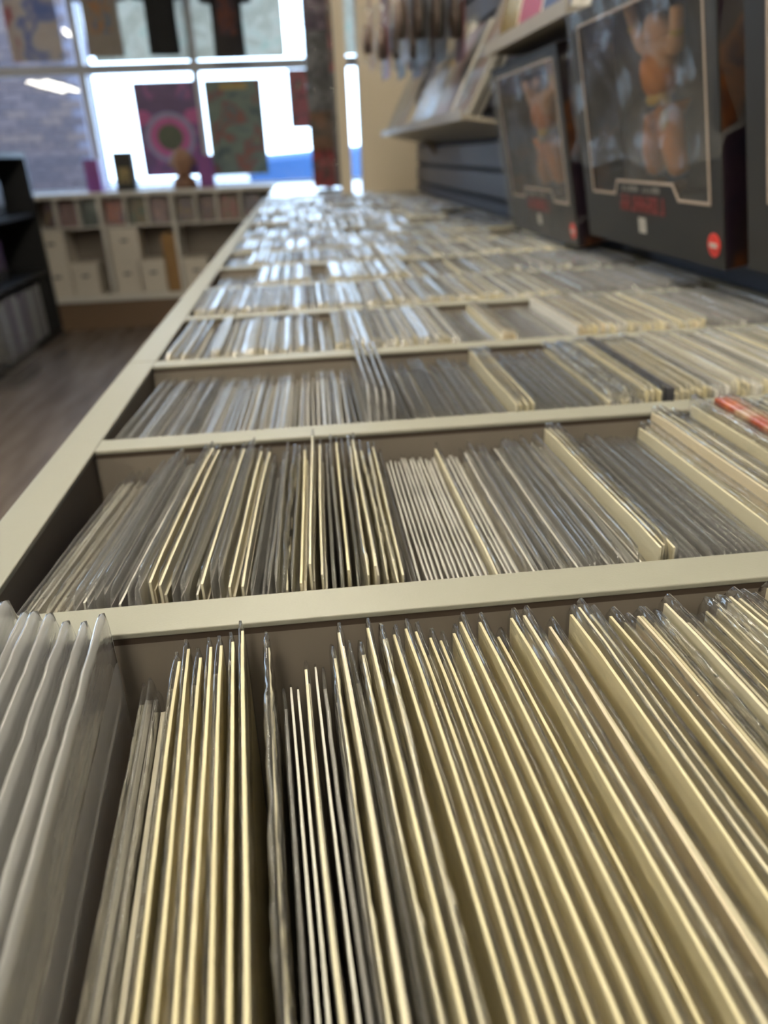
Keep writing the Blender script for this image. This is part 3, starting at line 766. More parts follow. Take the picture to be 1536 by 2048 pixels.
        b = MB(); b.add(vs, fs); b.build('poly_bag', X['film_bag'], t, smooth=True)
    R = Matrix.Rotation(TILT, 4, 'Y')
    fl = loc + (R @ Vector((.038, 0, .0665)))
    figure(fl, rot, figlabel, mirror, .93)
    return t
figure_box(1.540, .012, 'charcoal window box wrapped in a loose clear bag', 'tan and orange action figure inside the bagged box', 1, (.314, .004))
figure_box(1.057, .038, 'charcoal window box with red roundel, unbagged at its foot', 'tan and orange action figure in the middle window box', -1, (.335, .115))
figure_box(.575, .046, 'charcoal window box at the picture edge, cut off by it', 'tan and orange action figure in the cut off window box', 1, None)

# ------------------------------------------------------------------ display shelves and what stands on them
X['acryl'] = mat('cream_shelf', (.30, .265, .22), .35, var=.05)
def display_shelf(y0, y1, xf, zf, zw, label):
    t = thing('display_shelf', label, 'shelf', (XR - .014, (y0 + y1) / 2, zw), 'cream shelves clipped to the slatwall')
    ln = (y1 - y0) / 2; dx = xf - (XR - .014); dz = zf - zw
    b = MB(); b.prism([(0, 0), (dx, dz), (dx, dz + .008), (0, .008)], 'y', -ln, ln); b.build('board', X['acryl'], t)
    b = MB(); b.prism([(dx - .004, dz - .002), (dx, dz - .002), (dx, dz + .020), (dx - .004, dz + .020)], 'y', -ln, ln); b.build('front_lip', X['acryl'], t)
    for s in (-1, 1):
        b = MB(); b.prism([(0, -.05), (dx * .25, dz * .25 - .001), (0, -.001)], 'y', s * ln * .8 - .002, s * ln * .8 + .002); b.build('bracket', X['acryl'], t)
    return t
display_shelf(1.80, 3.52, .360, .232, .200, 'long cream shelf tilted up to its lip, holding bagged magazines')
display_shelf(1.24, 1.76, .400, .343, .341, 'short cream shelf above the bagged window box')
LEAN = atan(.16 / .31)
def magazine(y0, y1, x, z, h, th, cov, label, grp, bagged=True, lean=LEAN, turn=0.):
    t = thing('magazine', label, 'magazine', (x, (y0 + y1) / 2, z), grp, (0, lean, turn))
    w = (y1 - y0) / 2
    boxobj('page_block', (.0004, -w, .001, th, w, h), X['paper_w'], t)
    boxobj('cover', (-.0006, -w - .0005, 0, .0004, w + .0005, h + .001), cov, t)
    boxobj('back_cover', (th, -w - .0005, 0, th + .0008, w + .0005, h + .001), cov, t)
    if bagged:
        b = MB(); b.box(-.003, -w - .006, -.0005, th + .003, w + .006, h + .014); b.build('plastic_sleeve', X['film_c'], t, bevel=.002)
mg = 'magazines on the long cream shelf'
cblue = printed('blue_gold_cover', [(.02, .04, .09), (.04, .09, .20), (.03, .06, .12), (.45, .30, .05), (.05, .10, .2)], 11, .3, 1.)
cpale = printed('pale_grey_cover', [(.11, .10, .10), (.17, .16, .15), (.12, .04, .03), (.14, .13, .12)], 9, .3, 2.)
cteal = printed('slate_cover', [(.05, .08, .10), (.12, .18, .22), (.30, .25, .18)], 9, .3, 4.)
ccrim = mat('crimson_cover', (.28, .015, .045), .3, var=.2, scale=8)
cnavy = mat('navy_cover', (.012, .018, .075), .3, var=.2, scale=8)
cgold = mat('gold_foil_cover', (.62, .42, .14), .25, metal=.8, var=.15, scale=8)
magazine(3.27, 3.49, .372, .2405, .31, .004, cteal, 'slate covered bagged magazine at the windows end of the shelf', mg)
magazine(3.02, 3.24, .374, .2405, .31, .004, cpale, 'pale bagged magazine second from the windows end of the shelf', mg)
magazine(2.36, 2.78, .376, .2435, .27, .012, cblue, 'wide blue and gold covered magazine on the shelf', mg)
for i in range(4):
    magazine(2.06 + i * .004, 2.32 + i * .004, .371 + i * .0225, .2405 - i * .0024, .235 - i * .012, .014, [cpale, X['board_c'], X['board_b'], cpale][i], ['foremost thick magazine of the cream batch on the shelf', 'second thick magazine of the cream batch on the shelf', 'third thick magazine of the cream batch on the shelf', 'rearmost thick magazine of the cream batch on the shelf'][i], mg, False)
magazine(1.83, 2.01, .372, .2405, .28, .004, cpale, 'grey bagged magazine beside the window box end of the shelf', mg)
tg = 'tall books on the short cream shelf'
magazine(1.60, 1.73, .414, .3512, .30, .03, cgold, 'tall gold foil book on the short shelf', tg, False, radians(12))
magazine(1.45, 1.585, .414, .3512, .30, .03, ccrim, 'tall crimson book on the short shelf', tg, False, radians(12))
magazine(1.28, 1.435, .414, .3512, .30, .03, cnavy, 'tall navy book on the short shelf', tg, False, radians(12))

# ------------------------------------------------------------------ blister packs
def pack_meshes(name, w, h, cov):
    b = MB(); b.box(-.0006, -w / 2, 0, .0006, w / 2, h); c = b.mesh('backing_card', cov)
    vs = []; fs = []
    prof = [(0, 1), (.35, .96), (1, .86), (1, .0)]
    n = 16
    for d, s in ((0, 1.), (.6, .97), (1, .88), (1, 0)):
        for k in range(n):
            a = 2 * pi * (k + .5) / n; cx, cz = cos(a), sin(a)
            m_ = max(abs(cx), abs(cz)) ** .6
            vs.append((-.0007 - .03 * d, cx / m_ * w * .42 * s, h * .44 + cz / m_ * h * .36 * s))
    for j in range(3):
        for k in range(n): fs.append((j * n + k, j * n + (k + 1) % n, (j + 1) * n + (k + 1) % n, (j + 1) * n + k))
    b = MB(); b.add(vs, fs); bl = b.mesh('blister', X['blister'], smooth=True)
    return c, bl
arts = [printed('violet_black_print', [(.02, .015, .03), (.05, .03, .08), (.10, .04, .12), (.30, .28, .30)], 12, .35, 6.),
        printed('red_black_print', [(.02, .012, .012), (.05, .02, .02), (.30, .03, .04), (.12, .06, .06)], 12, .35, 7.),
        printed('brown_print', [(.03, .02, .015), (.10, .06, .04), (.20, .12, .07), (.25, .22, .2)], 12, .35, 8.),
        printed('grey_print_art', [(.03, .03, .035), (.10, .10, .12), (.25, .25, .27), (.05, .05, .06)], 12, .35, 9.)]
anames = ['violet', 'red', 'brown', 'grey']
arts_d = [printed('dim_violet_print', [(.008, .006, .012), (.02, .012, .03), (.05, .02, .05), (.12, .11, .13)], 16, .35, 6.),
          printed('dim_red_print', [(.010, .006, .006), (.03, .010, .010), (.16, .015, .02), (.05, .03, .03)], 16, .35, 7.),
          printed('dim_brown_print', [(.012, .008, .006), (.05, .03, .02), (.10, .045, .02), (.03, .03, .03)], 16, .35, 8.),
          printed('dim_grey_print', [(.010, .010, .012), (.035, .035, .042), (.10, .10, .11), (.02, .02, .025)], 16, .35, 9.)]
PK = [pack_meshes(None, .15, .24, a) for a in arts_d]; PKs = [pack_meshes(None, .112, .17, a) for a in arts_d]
toy = MB(); toy.tube([(-.012, 0, .05), (-.014, 0, .09), (-.013, .004, .13)], [.012, .016, .010], 8); toy.tube([(-.012, -.02, .06), (-.016, -.03, .10)], .007, 6); toy.tube([(-.012, .02, .06), (-.014, .03, .11)], .007, 6)
toyme = toy.mesh('toy', X['umber'], smooth=True)
def pack(kit, loc, rz, label, grp, sc=1., with_toy=True):
    c, bl = kit
    t = thing('blister_pack', label, 'package', loc, grp, (0, 0, rz)); 
    link('backing_card', c, t); link('blister', bl, t)
    if with_toy: link('toy', toyme, t)
    return t
pegs = MB()
places = [(2.95, .66, 5), (2.50, .60, 4), (2.08, .60, 4)]
ordn = ['foremost', 'second', 'third', 'fourth', 'rearmost']
pname = ['closest to the beige column', 'between the other two pegs', 'closest to the window boxes']
r = random.Random(3)
for pi_, (y, z, n) in enumerate(places):
    t = thing('wall_peg', 'long steel peg above the long shelf, ' + pname[pi_], 'peg', (XR - .013, y, z), 'steel pegs above the long shelf')
    b = MB(); b.tube([(0, 0, 0), (-.29, 0, .004), (-.305, 0, .016)], .0028, 8); b.build('rod', X['steel'], t)
    boxobj('plate', (-.004, -.02, -.02, 0, .02, .02), X['steel'], t)
    for k in range(n):
        a = r.randrange(4)
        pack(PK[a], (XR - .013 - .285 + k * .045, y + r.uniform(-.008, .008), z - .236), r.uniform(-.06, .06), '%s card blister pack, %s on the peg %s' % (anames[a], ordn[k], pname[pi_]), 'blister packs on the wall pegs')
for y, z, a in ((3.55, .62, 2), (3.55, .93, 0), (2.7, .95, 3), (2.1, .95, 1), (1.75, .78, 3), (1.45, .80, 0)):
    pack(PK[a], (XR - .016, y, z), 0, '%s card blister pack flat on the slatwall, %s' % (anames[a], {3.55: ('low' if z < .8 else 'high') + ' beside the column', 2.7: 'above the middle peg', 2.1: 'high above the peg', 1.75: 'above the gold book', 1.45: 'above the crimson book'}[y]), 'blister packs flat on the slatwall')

# ------------------------------------------------------------------ column, post, counter and the rack of small packs
X['column'] = mat('beige_column', (.50, .425, .33), .6, var=.03, scale=3)
struct('trim_1', (.197, 3.89, FZ, .247, 3.97, CZ), X['column'])
struct('trim_2', (.300, 3.89, FZ, XR - .001, 4.02, CZ), X['column'])
X['counter'] = mat('pale_counter_top', (.66, .66, .66), .18, var=.02)
t = thing('side_counter', 'pale glossy counter between the bins and the windows', 'counter', (.07, 4.9, FZ))
boxobj('counter_top', (-.235, -.90, .875, .46, .96, .90), X['counter'], t, .003)
boxobj('base_cabinet', (-.20, -.86, 0, .43, .93, .875), X['laminate'], t)
boxobj('kick_board', (-.205, -.85, 0, -.2, .92, .08), X['mdf'], t)
t = thing('spinner_rack', 'slim steel rack of small packs beside the beige post', 'rack', (.155, 4.12, .0))
b = MB(); b.tube([(0, 0, 0), (0, 0, .012)], .075, 24); b.build('base_disc', X['boxblack'], t)
b = MB(); b.tube([(0, 0, .01), (0, 0, 1.30)], .007, 10); b.build('pole', X['steel'], t)
for k in range(7):
    z = .20 + k * .165
    b = MB(); b.tube([(-.055, 0, z), (.055, 0, z)], .002, 6); b.tube([(0, -.07, z), (0, .05, z)], .002, 6); b.build('arm', X['steel'], t)
for k in range(7):
    z = .20 + k * .165
    for j, (dx, dy, rz) in enumerate(((-.032, -.058, pi / 2 + .1), (.030, -.05, pi / 2 - .25), (-.054, .01, .2))):
        a = r.randrange(4)
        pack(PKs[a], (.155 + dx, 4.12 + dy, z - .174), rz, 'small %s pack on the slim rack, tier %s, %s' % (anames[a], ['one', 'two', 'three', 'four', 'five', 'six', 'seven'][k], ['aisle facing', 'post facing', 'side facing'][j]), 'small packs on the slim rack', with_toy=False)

# ------------------------------------------------------------------ low shelf under the windows
X['shelfwhite'] = mat('white_shelf_board', (.70, .67, .62), .4, var=.03)
SX0, SX1, SY0, SY1 = -3.42, -.175, 5.60, 5.885
t = thing('low_shelf_unit', 'long low white shelf unit under the shop windows', 'shelf', ((SX0 + SX1) / 2, SY0, FZ))
cx = (SX0 + SX1) / 2
def sp(name, b_, m): return boxobj(name, (b_[0] - cx, b_[1] - SY0, b_[2] - FZ, b_[3] - cx, b_[4] - SY0, b_[5] - FZ), m, t)
sp('top_board', (SX0, SY0 - .01, -.03, SX1, SY1, 0), X['shelfwhite'])
sp('bottom_board', (SX0, SY0, -.705, SX1, SY1, -.665), X['shelfwhite'])
sp('kick_board', (SX0, SY0 + .03, FZ, SX1, SY1, -.705), mat('brown_kick_board', (.16, .10, .06), .5))
sp('back_panel', (SX0, SY1 - .01, -.665, SX1, SY1, -.03), mat('shelf_back', (.20, .17, .145), .6))
ux = [SX0 + .012, -2.81, -2.325, -1.842, -1.36, -.878, -.395 + .21, ]
ux = [SX0 + .012, -2.81, -2.325, -1.842, -1.36, -.878, SX1 - .012]
for x in ux: sp('upright', (x - .012, SY0, -.665, x + .012, SY1 - .01, -.03), X['shelfwhite'])
for a_, b_ in zip(ux[:-1], ux[1:]): sp('ledge', (a_ + .012, SY0 + .02, -.222, b_ - .012, SY0 + .16, -.21), X['shelfwhite'])
covs = [(-1.732, -1.667), (-1.641, -1.521), (-1.489, -1.39), (-1.332, -1.217), (-1.168, -1.062), (-1.029, -.913), (-.850, -.746), (-.695, -.594), (-.561, -.442), (-.392, -.29)]
cc = [[(.40, .28, .08), (.10, .07, .12), (.30, .2, .1)], [(.05, .03, .04), (.42, .28, .28), (.3, .2, .2)], [(.06, .10, .10), (.20, .22, .22), (.1, .16, .14)], [(.05, .06, .20), (.40, .10, .03), (.25, .02, .04)], [(.03, .03, .05), (.20, .14, .05), (.04, .08, .04)],
      [(.06, .08, .12), (.35, .20, .2), (.08, .06, .10)], [(.30, .20, .10), (.10, .08, .14), (.35, .22, .08)], [(.20, .12, .06), (.10, .04, .08), (.3, .16, .08)], [(.12, .10, .03), (.30, .06, .05), (.2, .15, .06)], [(.10, .04, .14), (.05, .03, .06), (.3, .1, .16)]]
cn = ['yellow and violet', 'pink faced', 'dark teal', 'navy over red', 'black and olive', 'slate and rose', 'tan and violet', 'brown', 'olive and red', 'plum']
for i, ((a_, b_), c_) in enumerate(zip(covs, cc)):
    q = MB(); q.box(-(b_ - a_) / 2, -.004, 0, (b_ - a_) / 2, .004, .158)
    o = q.build('comic_book', printed('shelf_cover', [tuple(.55 * v for v in q_) for q_ in c_], 16, .35, i * 2.3), None, loc=((a_ + b_) / 2, SY0 + .045, -.2085)); o.rotation_euler = (radians(-10), 0, 0)
    tag(o, 'face out comic with a %s cover on the low shelf' % cn[i], 'comic', 'face out comics on the low shelf')
    if i < 9 and covs[i + 1][0] - b_ > .015:
        m_ = (b_ + covs[i + 1][0]) / 2
        if min(abs(m_ - u) for u in ux) > .03: sp('partition', (m_ - .008, SY0 + .012, -.21, m_ + .008, SY0 + .14, -.03), X['shelfwhite'])
X['boxwhite'] = mat('white_cardboard', (.68, .62, .54), .6, var=.04)
bl = [(-1.728, -.4460, 'upper white box beside the black rack', .096), (-1.730, -.6646, 'white box at the black rack, on the bottom board', .094), (-1.54, -.6646, 'white box alone in front of the dark gap', .090), (-1.238, -.4460, 'upper white box, tallest of the stack by the upright', .100), (-1.254, -.6646, 'white box under the tall stacked one', .086), (-1.075, -.6646, 'white box beside the brown cardboard', .086), (-.775, -.6646, 'white box close to the bins', .085)]
for x, z, lb, hw in bl:
    hh = .218
    tt = thing('storage_box', lb, 'box', (x, SY0 + .02, z), 'white storage boxes on the low shelf')
    boxobj('carton', (-hw + .003, .003, 0, hw - .003, .235, hh - .004), X['boxwhite'], tt)
    boxobj('lid', (-hw, 0, hh - .05, hw, .238, hh), X['boxwhite'], tt)
    q = MB(); q.prism([(.028 * cos(k * pi / 8) * (1 if abs(cos(k * pi / 8)) < .95 else 1), .135 + .010 * sin(k * pi / 8)) for k in range(16)], 'y', -.0006, .0032); q.build('hand_hole', X['cover_dark'], tt)
q = MB(); q.prism([(-.045, 0), (.045, 0), (.045, .375), (-.020, .392), (-.045, .380)], 'y', 0, .20)
o = q.build('cardboard_sheet', mat('brown_cardboard', (.26, .145, .05), .7, var=.15, scale=10), None, loc=(-.939, SY0 + .012, -.6646))
tag(o, 'brown folded cardboard standing upright by the shelf upright', 'cardboard')

# ------------------------------------------------------------------ on the window sill
X['purple'] = mat('purple_card', (.22, .055, .25), .45, var=.06)
def carton(name, x0, x1, z1, y0, d, m, lb, cat, extra=None):
    tt = thing(name, lb, cat, ((x0 + x1) / 2, y0, 0.0002)); w = (x1 - x0) / 2
    boxobj('carton', (-w, 0, 0, w, d, z1 - .012), m, tt, .002); boxobj('lid', (-w - .001, -.001, z1 - .012, w + .001, d + .001, z1), m, tt)
    if extra: boxobj('front_label', (-w * .6, -.0015, z1 * .2, w * .6, -.0003, z1 * .6), extra, tt)
carton('gift_box', -1.432, -1.338, .200, 5.70, .09, X['purple'], 'purple box on the sill, beside the black one', 'box')
carton('gift_box', -.681, -.585, .200, 5.70, .09, X['purple'], 'purple box on the sill, beside the brown bust', 'box')
carton('gift_box', -1.240, -1.112, .240, 5.70, .09, X['boxblack'], 'black box with a dull gold label on the sill', 'box', printed('gold_label', [(.03, .025, .02), (.30, .22, .08), (.06, .05, .03)], 30, .4, 3.))
tt = thing('bust', 'brown sculpted head and shoulders on the sill', 'statuette', (-.785, 5.735, .0002)); tt.scale = (1.3, 1.2, 1.06)
q = MB(); q.tube([(0, 0, 0), (0, 0, .02), (0, 0, .05), (0, 0, .075)], [.062, .064, .058, .034], 16); q.build('shoulders', mat('bust_brown', (.20, .10, .055), .5, var=.3, scale=20), tt, smooth=True)
bm_b = mat('bust_tan', (.34, .18, .10), .5, var=.35, scale=24)
q = MB(); q.tube([(0, 0, .070), (0, 0, .095), (0, -.004, .12), (0, -.004, .15), (0, 0, .18), (0, .004, .21), (0, .006, .232)], [.026, .034, .050, .056, .058, .046, .016], 16); q.build('head', bm_b, tt, smooth=True)
q = MB(); q.tube([(0, -.052, .165), (0, -.068, .145), (0, -.054, .135)], [.006, .011, .007], 8); q.build('nose', bm_b, tt, smooth=True)
for s in (-1, 1):
    q = MB(); q.tube([(s * .056, 0, .165), (s * .064, .004, .15), (s * .056, 0, .135)], [.006, .012, .006], 8); q.build('ear', bm_b, tt, smooth=True)
def poster(x0, x1, z0, z1, y, m, lb, extra=(), cat='poster'):
    tt = thing('poster', lb, cat, ((x0 + x1) / 2, y, z0)); w = (x1 - x0) / 2; h = z1 - z0
    boxobj('print', (-w, 0, 0, w, .004, h), m, tt)
    for nm, pts, mm, d in extra:
        q = MB(); q.prism([(u * w, v * h) for u, v in pts], 'y', -d, -.0001); q.build(nm, mm, tt)
    return tt
def ring(cx_, cz_, rx, rz_, n=28): return [(cx_ + rx * cos(2 * pi * k / n), cz_ + rz_ * sin(2 * pi * k / n)) for k in range(n)]
pk = mat('pink_ink', (.48, .10, .30), .4, var=.35, scale=18); bi = mat('pale_blue_ink', (.30, .27, .48), .4, var=.3, scale=20); gi = mat('dark_green_ink', (.06, .075, .045), .4, var=.5, scale=14); vi = mat('violet_ink', (.10, .05, .16), .4, var=.4, scale=12)
poster(-1.072, -.658, .076, .655, 5.908, printed('violet_poster_print', [(.05, .03, .10), (.14, .07, .20), (.10, .05, .16), (.30, .10, .28), (.06, .07, .22)], 7, .4, 1.), 'violet poster with a pink and blue ring on the window',
       [('dark_band', [(-1, .70), (-.3, .66), (.3, .66), (1, .70), (.9, .80), (0, .84), (-.9, .80)], vi, .0008), ('pink_patch', [(-1, .55), (-.5, .58), (-.62, .70), (-1, .72)], pk, .001), ('pink_patch', [(1, .55), (.5, .58), (.62, .70), (1, .72)], pk, .001),
        ('ring', ring(0, .42, .82, .27), bi, .0012), ('ring_field', ring(0, .42, .66, .215), pk, .0016), ('centre_disc', ring(0, .42, .42, .14), gi, .002)])
poster(-.600, -.214, .066, .655, 5.908, printed('teal_poster_print', [(.03, .06, .06), (.08, .12, .11), (.12, .16, .13), (.09, .11, .10), (.20, .05, .035), (.06, .09, .10), (.19, .15, .09)], 6.5, .4, 4.), 'teal poster with red and ochre blotches on the window',
       [('ochre_heading', [(-.45, .90), (.5, .90), (.5, .96), (-.45, .96)], mat('ochre_ink', (.36, .25, .06), .4, var=.3, scale=30), .001)])
poster(-.030, .160, .345, .700, 5.908, printed('crimson_poster_print', [(.03, .03, .06), (.16, .03, .05), (.32, .06, .08), (.05, .05, .07), (.30, .16, .12)], 10, .4, 8.), 'small dark crimson poster on the window by the rack')
poster(-1.80, -1.47, .790, 1.40, 5.908, printed('faded_picture_print', [(.35, .10, .12), (.45, .36, .30), (.52, .44, .36), (.16, .20, .34), (.5, .42, .36)], 6, .5, 2., trans=.35), 'faded red and blue picture poster on the upper pane')
pale = printed('pale_flower_print', [(.62, .58, .50), (.52, .50, .42), (.66, .62, .54), (.50, .54, .46)], 12, .5, 3., trans=.72)
poster(-1.28, -.66, .775, 1.45, 5.908, pale, 'pale patterned sheet behind the grey and black shirts')
poster(-.625, -.03, .775, 1.45, 5.908, pale, 'pale patterned sheet behind the printed dark shirt')
poster(.222, .53, .775, 1.45, 5.908, pale, 'pale patterned sheet beyond the gap in the beige posts')
t = thing('clothes_rail', 'steel rail across the upper windows carrying the shirts', 'rail', (-.8, 5.74, 1.50))
q = MB(); q.tube([(-.95, 0, 0), (.95, 0, 0)], .010, 10); q.build('tube_rail', X['steel'], t)
for x in (-.93, .93):
    q = MB(); q.tube([(x, 0, 0), (x, .15, .02)], .007, 8); q.build('bracket', X['steel'], t)
def tshirt(x, zb, hw, m, pm, lb, seed):
    tt = thing('t_shirt', lb, 'shirt', (x, 5.74, zb), 'shirts hung before the windows')
    rg = random.Random(seed); ph = rg.uniform(0, 6); H = .62; n = 28
    vs = []; fs = []
    rows = [(0, 1.0), (.08, .98), (.20, .96), (.33, .97), (.44, 1.0), (.52, .98), (.58, .80), (.615, .42), (H, .34)]
    for z, k in rows:
        for i in range(n):
            a = 2 * pi * i / n; fold = 1 + .14 * sin(5 * a + ph + z * 3) * (1 - z / H)
            vs.append((hw * k * cos(a), .028 * fold * sin(a), z))
    for j in range(len(rows) - 1):
        for i in range(n): fs.append((j * n + i, j * n + (i + 1) % n, (j + 1) * n + (i + 1) % n, (j + 1) * n + i))
    q = MB(); q.add(vs, fs); q.build('torso', m, tt, smooth=True)
    for s in (-1, 1):
        q = MB(); q.tube([(s * hw * .72, 0, .555), (s * hw * .95, 0, .47), (s * hw * 1.1, 0, .34), (s * hw * 1.14, 0, .30)], [.042, .050, .052, .052], 14)
        o = q.build('sleeve', m, tt, smooth=True)
    q = MB(); q.tube([(-hw * .8, 0, .545), (0, 0, .60), (hw * .8, 0, .545)], .006, 6); q.tube([(0, 0, .60), (0, 0, 1.50 - zb - .03), (.02, 0, 1.50 - zb + .0), (0, 0, 1.50 - zb + .014)], .0028, 6); q.build('hanger', X['steel'], tt)
    if pm:
        vs = []; fs = []
        for j in range(9):
            for i in range(9):
                u = -.55 + 1.1 * i / 8; z = .12 + .34 * j / 8; a = -pi / 2 + math.asin(u) if True else 0
                fold = 1 + .14 * sin(5 * (a % (2 * pi)) + ph + z * 3) * (1 - z / H)
                vs.append((hw * u, -.0285 * fold * cos(math.asin(u)) - .0015, z))
        for j in range(8):
            for i in range(8): fs.append((j * 9 + i, j * 9 + i + 1, (j + 1) * 9 + i + 1, (j + 1) * 9 + i))
        q = MB(); q.add(vs, fs); q.build('chest_print', pm, tt, smooth=True)
tshirt(-1.165, .790, .115, mat('grey_cotton', (.30, .26, .225), .85, var=.15, scale=20), printed('blue_orange_shirt_print', [(.28, .24, .20), (.42, .18, .06), (.28, .24, .20), (.10, .18, .30), (.28, .24, .20)], 14, .8, 2.), 'grey shirt with an orange and blue print in the window', 1)
tshirt(-.795, .790, .098, mat('black_cotton', (.012, .012, .012), .85, var=.2), None, 'plain black shirt in the window', 2)
tshirt(-.383, .762, .100, mat('faded_black_cotton', (.035, .030, .030), .85, var=.2), printed('rust_shirt_print', [(.03, .025, .025), (.16, .05, .03), (.06, .04, .05), (.10, .05, .04)], 14, .8, 5.), 'dark shirt with a rust print in the window', 3)

# ------------------------------------------------------------------ black shelf rack across the aisle
X['black'] = mat('black_laminate', (.010, .010, .011), .5, var=.2)
t = thing('book_rack', 'tall black shelf rack across the aisle', 'rack', (-1.95, 4.58, FZ))
RXa, RXb, RYa, RYb, RH = -.22, .20, -1.1, .98, 1.157
boxobj('end_panel', (RXa, RYb - .03, 0, RXb, RYb, RH), X['black'], t); boxobj('end_panel', (RXa, RYa, 0, RXb, RYa + .03, RH), X['black'], t)
boxobj('back_panel', (RXa - .01, RYa, 0, RXa, RYb, RH), X['black'], t); boxobj('top_panel', (RXa, RYa + .03, RH - .03, RXb, RYb - .03, RH), X['black'], t)
boxobj('plinth', (RXa, RYa + .03, 0, RXb - .02, RYb - .03, .03), X['black'], t)
for z in (.03, .42, .78): boxobj('shelf', (RXa, RYa + .03, z, RXb, RYb - .03, z + .02), X['black'], t)
boxobj('end_panel', (RXa, .78, .05, RXb, .80, .42), X['black'], t)
r = random.Random(9); y = 4.55; k = 0
gm = [mat('grey_spine', (.20, .20, .21), .5), mat('pale_spine', (.36, .36, .37), .5), mat('violet_grey_spine', (.17, .15, .19), .5)]
while y < 5.30:
    w = r.uniform(.035, .075); hh = r.uniform(.27, .33); g = r.randrange(3)
    tt = thing('book', '%s spined book on the lowest shelf of the black rack, %s from the windows' % (['grey', 'pale', 'violet grey'][g], 'x'), 'book', (-1.772, y + w / 2, FZ + .0503), 'books low in the black rack')
    boxobj('page_block', (-.20, -w / 2 + .003, .003, -.004, w / 2 - .003, hh - .004), X['paper_w'], tt)
    q = MB(); q.box(-.003, -w / 2, 0, 0, w / 2, hh); q.box(-.205, -w / 2, 0, -.003, -w / 2 + .0025, hh); q.box(-.205, w / 2 - .0025, 0, -.003, w / 2, hh); q.build('binding', gm[g], tt)
    y += w + .004; k += 1
bk = [o for o in COL.objects if o.name.split('.')[0] == 'book']
for i, o in enumerate(bk): o['label'] = o['label'].replace('x from', ordinal(len(bk) - i) + ' from')
for (y, z, w, h_, m, lb) in ((4.62, .8003, .16, .22, printed('dim_gold_box_print', [(.02, .015, .01), (.16, .10, .02), (.03, .02, .02)], 12, .5, 3.), 'dim gold printed box on the upper shelf of the black rack'), (4.30, .4403, .18, .26, arts[2], 'brown printed box on the middle shelf of the black rack'), (4.95, .4403, .16, .24, arts[0], 'violet black box on the middle shelf of the black rack'), (5.15, .8003, .20, .20, arts[3], 'dark grey printed box on the upper shelf of the black rack')):
    tt = thing('game_box', lb, 'box', (-1.90, y, FZ + z), 'boxes in the black rack')
    boxobj('tray', (-.10, -w / 2, 0, .06, w / 2, h_ * .6), X['boxblack'], tt); boxobj('lid', (-.102, -w / 2 - .002, h_ * .3, .062, w / 2 + .002, h_), m, tt)
t = thing('wire_basket', 'wire basket on the floor at the foot of the black rack', 'basket', (-1.66, 4.30, FZ))
wm = mat('dull_wire', (.22, .20, .18), .4, metal=.6)
q = MB()
for z in (.005, .05, .1, .15, .20): q.tube([(-.08, -.2, z), (.08, -.2, z), (.08, .2, z), (-.08, .2, z), (-.08, -.2, z)], .003, 6)
q.build('hoop_wires', wm, t)
q = MB()
for k in range(9):
    y = -.2 + .05 * k
    for x in (-.08, .08): q.tube([(x, y, .003), (x, y, .2)], .0022, 5)
    q.tube([(-.08, y, .005), (.08, y, .005)], .0022, 5)
q.build('upright_wires', wm, t)

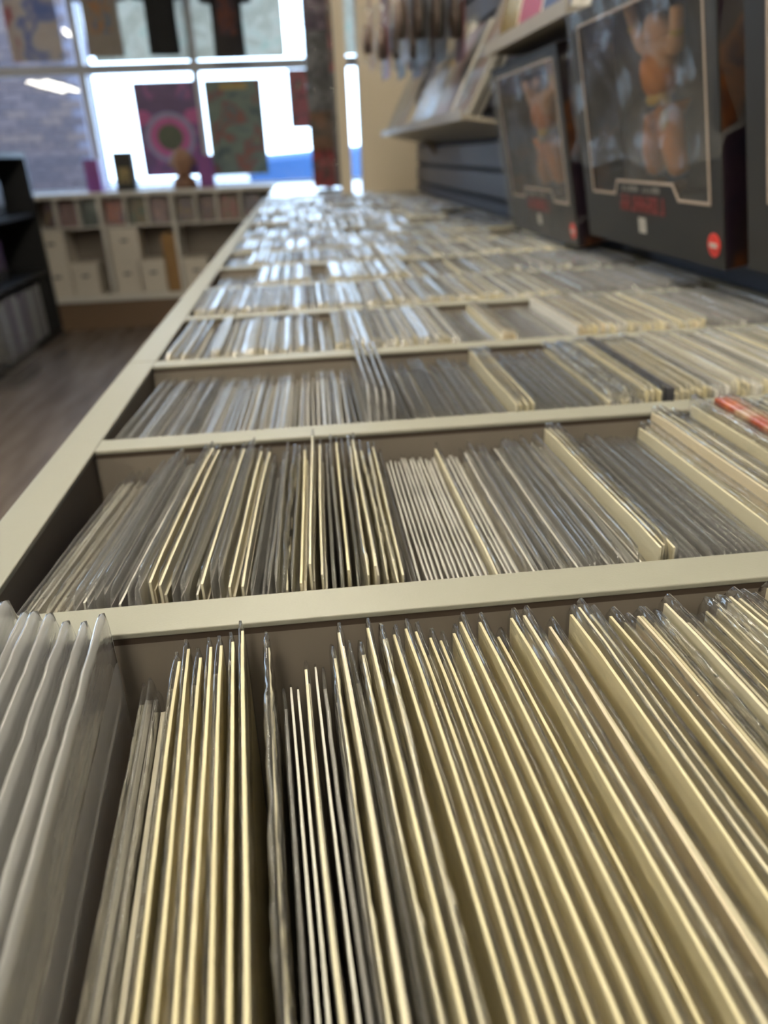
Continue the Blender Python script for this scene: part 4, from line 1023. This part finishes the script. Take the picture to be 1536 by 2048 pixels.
# ------------------------------------------------------------------ outside
struct('floor_pavement', (-30, YW + .2, FZ - .1, 30, 60, FZ - .04), mat('grey_pavement', (.25, .25, .25), .8, var=.1))
t = thing('brick_building', 'pale violet brick building seen through the window', 'building', (-3.6, 9.0, FZ - .04))
HW = 1.44
boxobj('wall_core', (-HW, 0, 0, HW, .7, 3.2), mat('brick_mortar', (.13, .12, .15), .9), t)
boxobj('parapet', (-HW - .03, -.03, 3.2, HW + .03, .73, 3.3), mat('parapet_stone', (.5, .48, .5), .8), t)
bms = [mat('violet_brick', c, .85, var=.2, scale=9) for c in ((.085, .062, .064), (.100, .074, .076), (.072, .055, .060), (.115, .082, .074))]
bb = []
for m_ in bms:
    q = MB(); q.box(-.106, -.012, 0, .106, .01, .066); bb.append(q.mesh('brick', m_))
r = random.Random(4); nb = 0
stuffb = MB()
for row in range(43):
    z = .01 + row * .074
    for c in range(13):
        x = HW - .108 - c * .222 - (.111 if row % 2 else 0)
        if x < -HW + .106: continue
        if c < 6 and 11 <= row <= 27 + 10 and nb < 290:
            o = link('brick', bb[r.randrange(4)], t, (x, 0, z)); nb += 1
        else: stuffb.box(x - .106, -.012, z, x + .106, .01, z + .066)
tag(stuffb.build('outer_bricks', bms[1], t), kind='stuff')
# parked car
t = thing('car', 'blue car parked outside beyond the windows', 'car', (2.08, 10.8, FZ - .04), None, (0, 0, pi)); t.scale = (1.22, 1.22, 1.22)
cb = mat('blue_car_paint', (.028, .085, .21), .25, var=.02); cg = mat('car_glass', (.05, .07, .09), .1); ct = mat('tyre_rubber', (.02, .02, .02), .8)
q = MB(); q.prism([(-2.2, .30), (2.15, .28), (2.2, .82), (2.1, .93), (1.3, .97), (.75, .99), (-1.9, .95), (-2.2, .90)], 'y', -.85, .85); body = q.build('body', cb, t, bevel=.06)
q = MB(); q.prism([(-1.95, .94), (.85, .90), (.25, 1.36), (-1.45, 1.40)], 'y', -.74, .74); q.build('cabin', cg, t, bevel=.04)
q = MB(); q.prism([(-1.5, 1.385), (.28, 1.345), (.2, 1.41), (-1.4, 1.45)], 'y', -.72, .72); q.build('roof', cb, t, bevel=.02)
for x in (-1.35, 1.35):
    for y in (-.86, .68):
        q = MB(); q.prism([(x + .31 * cos(k * pi / 12), .31 + .31 * sin(k * pi / 12)) for k in range(24)], 'y', y, y + .18); w = q.build('wheel', ct, t)
        q = MB(); q.prism([(x + .18 * cos(k * pi / 8), .31 + .18 * sin(k * pi / 8)) for k in range(16)], 'y', y - .01, y + .19); q.build('hub_cap', X['steel'], w)
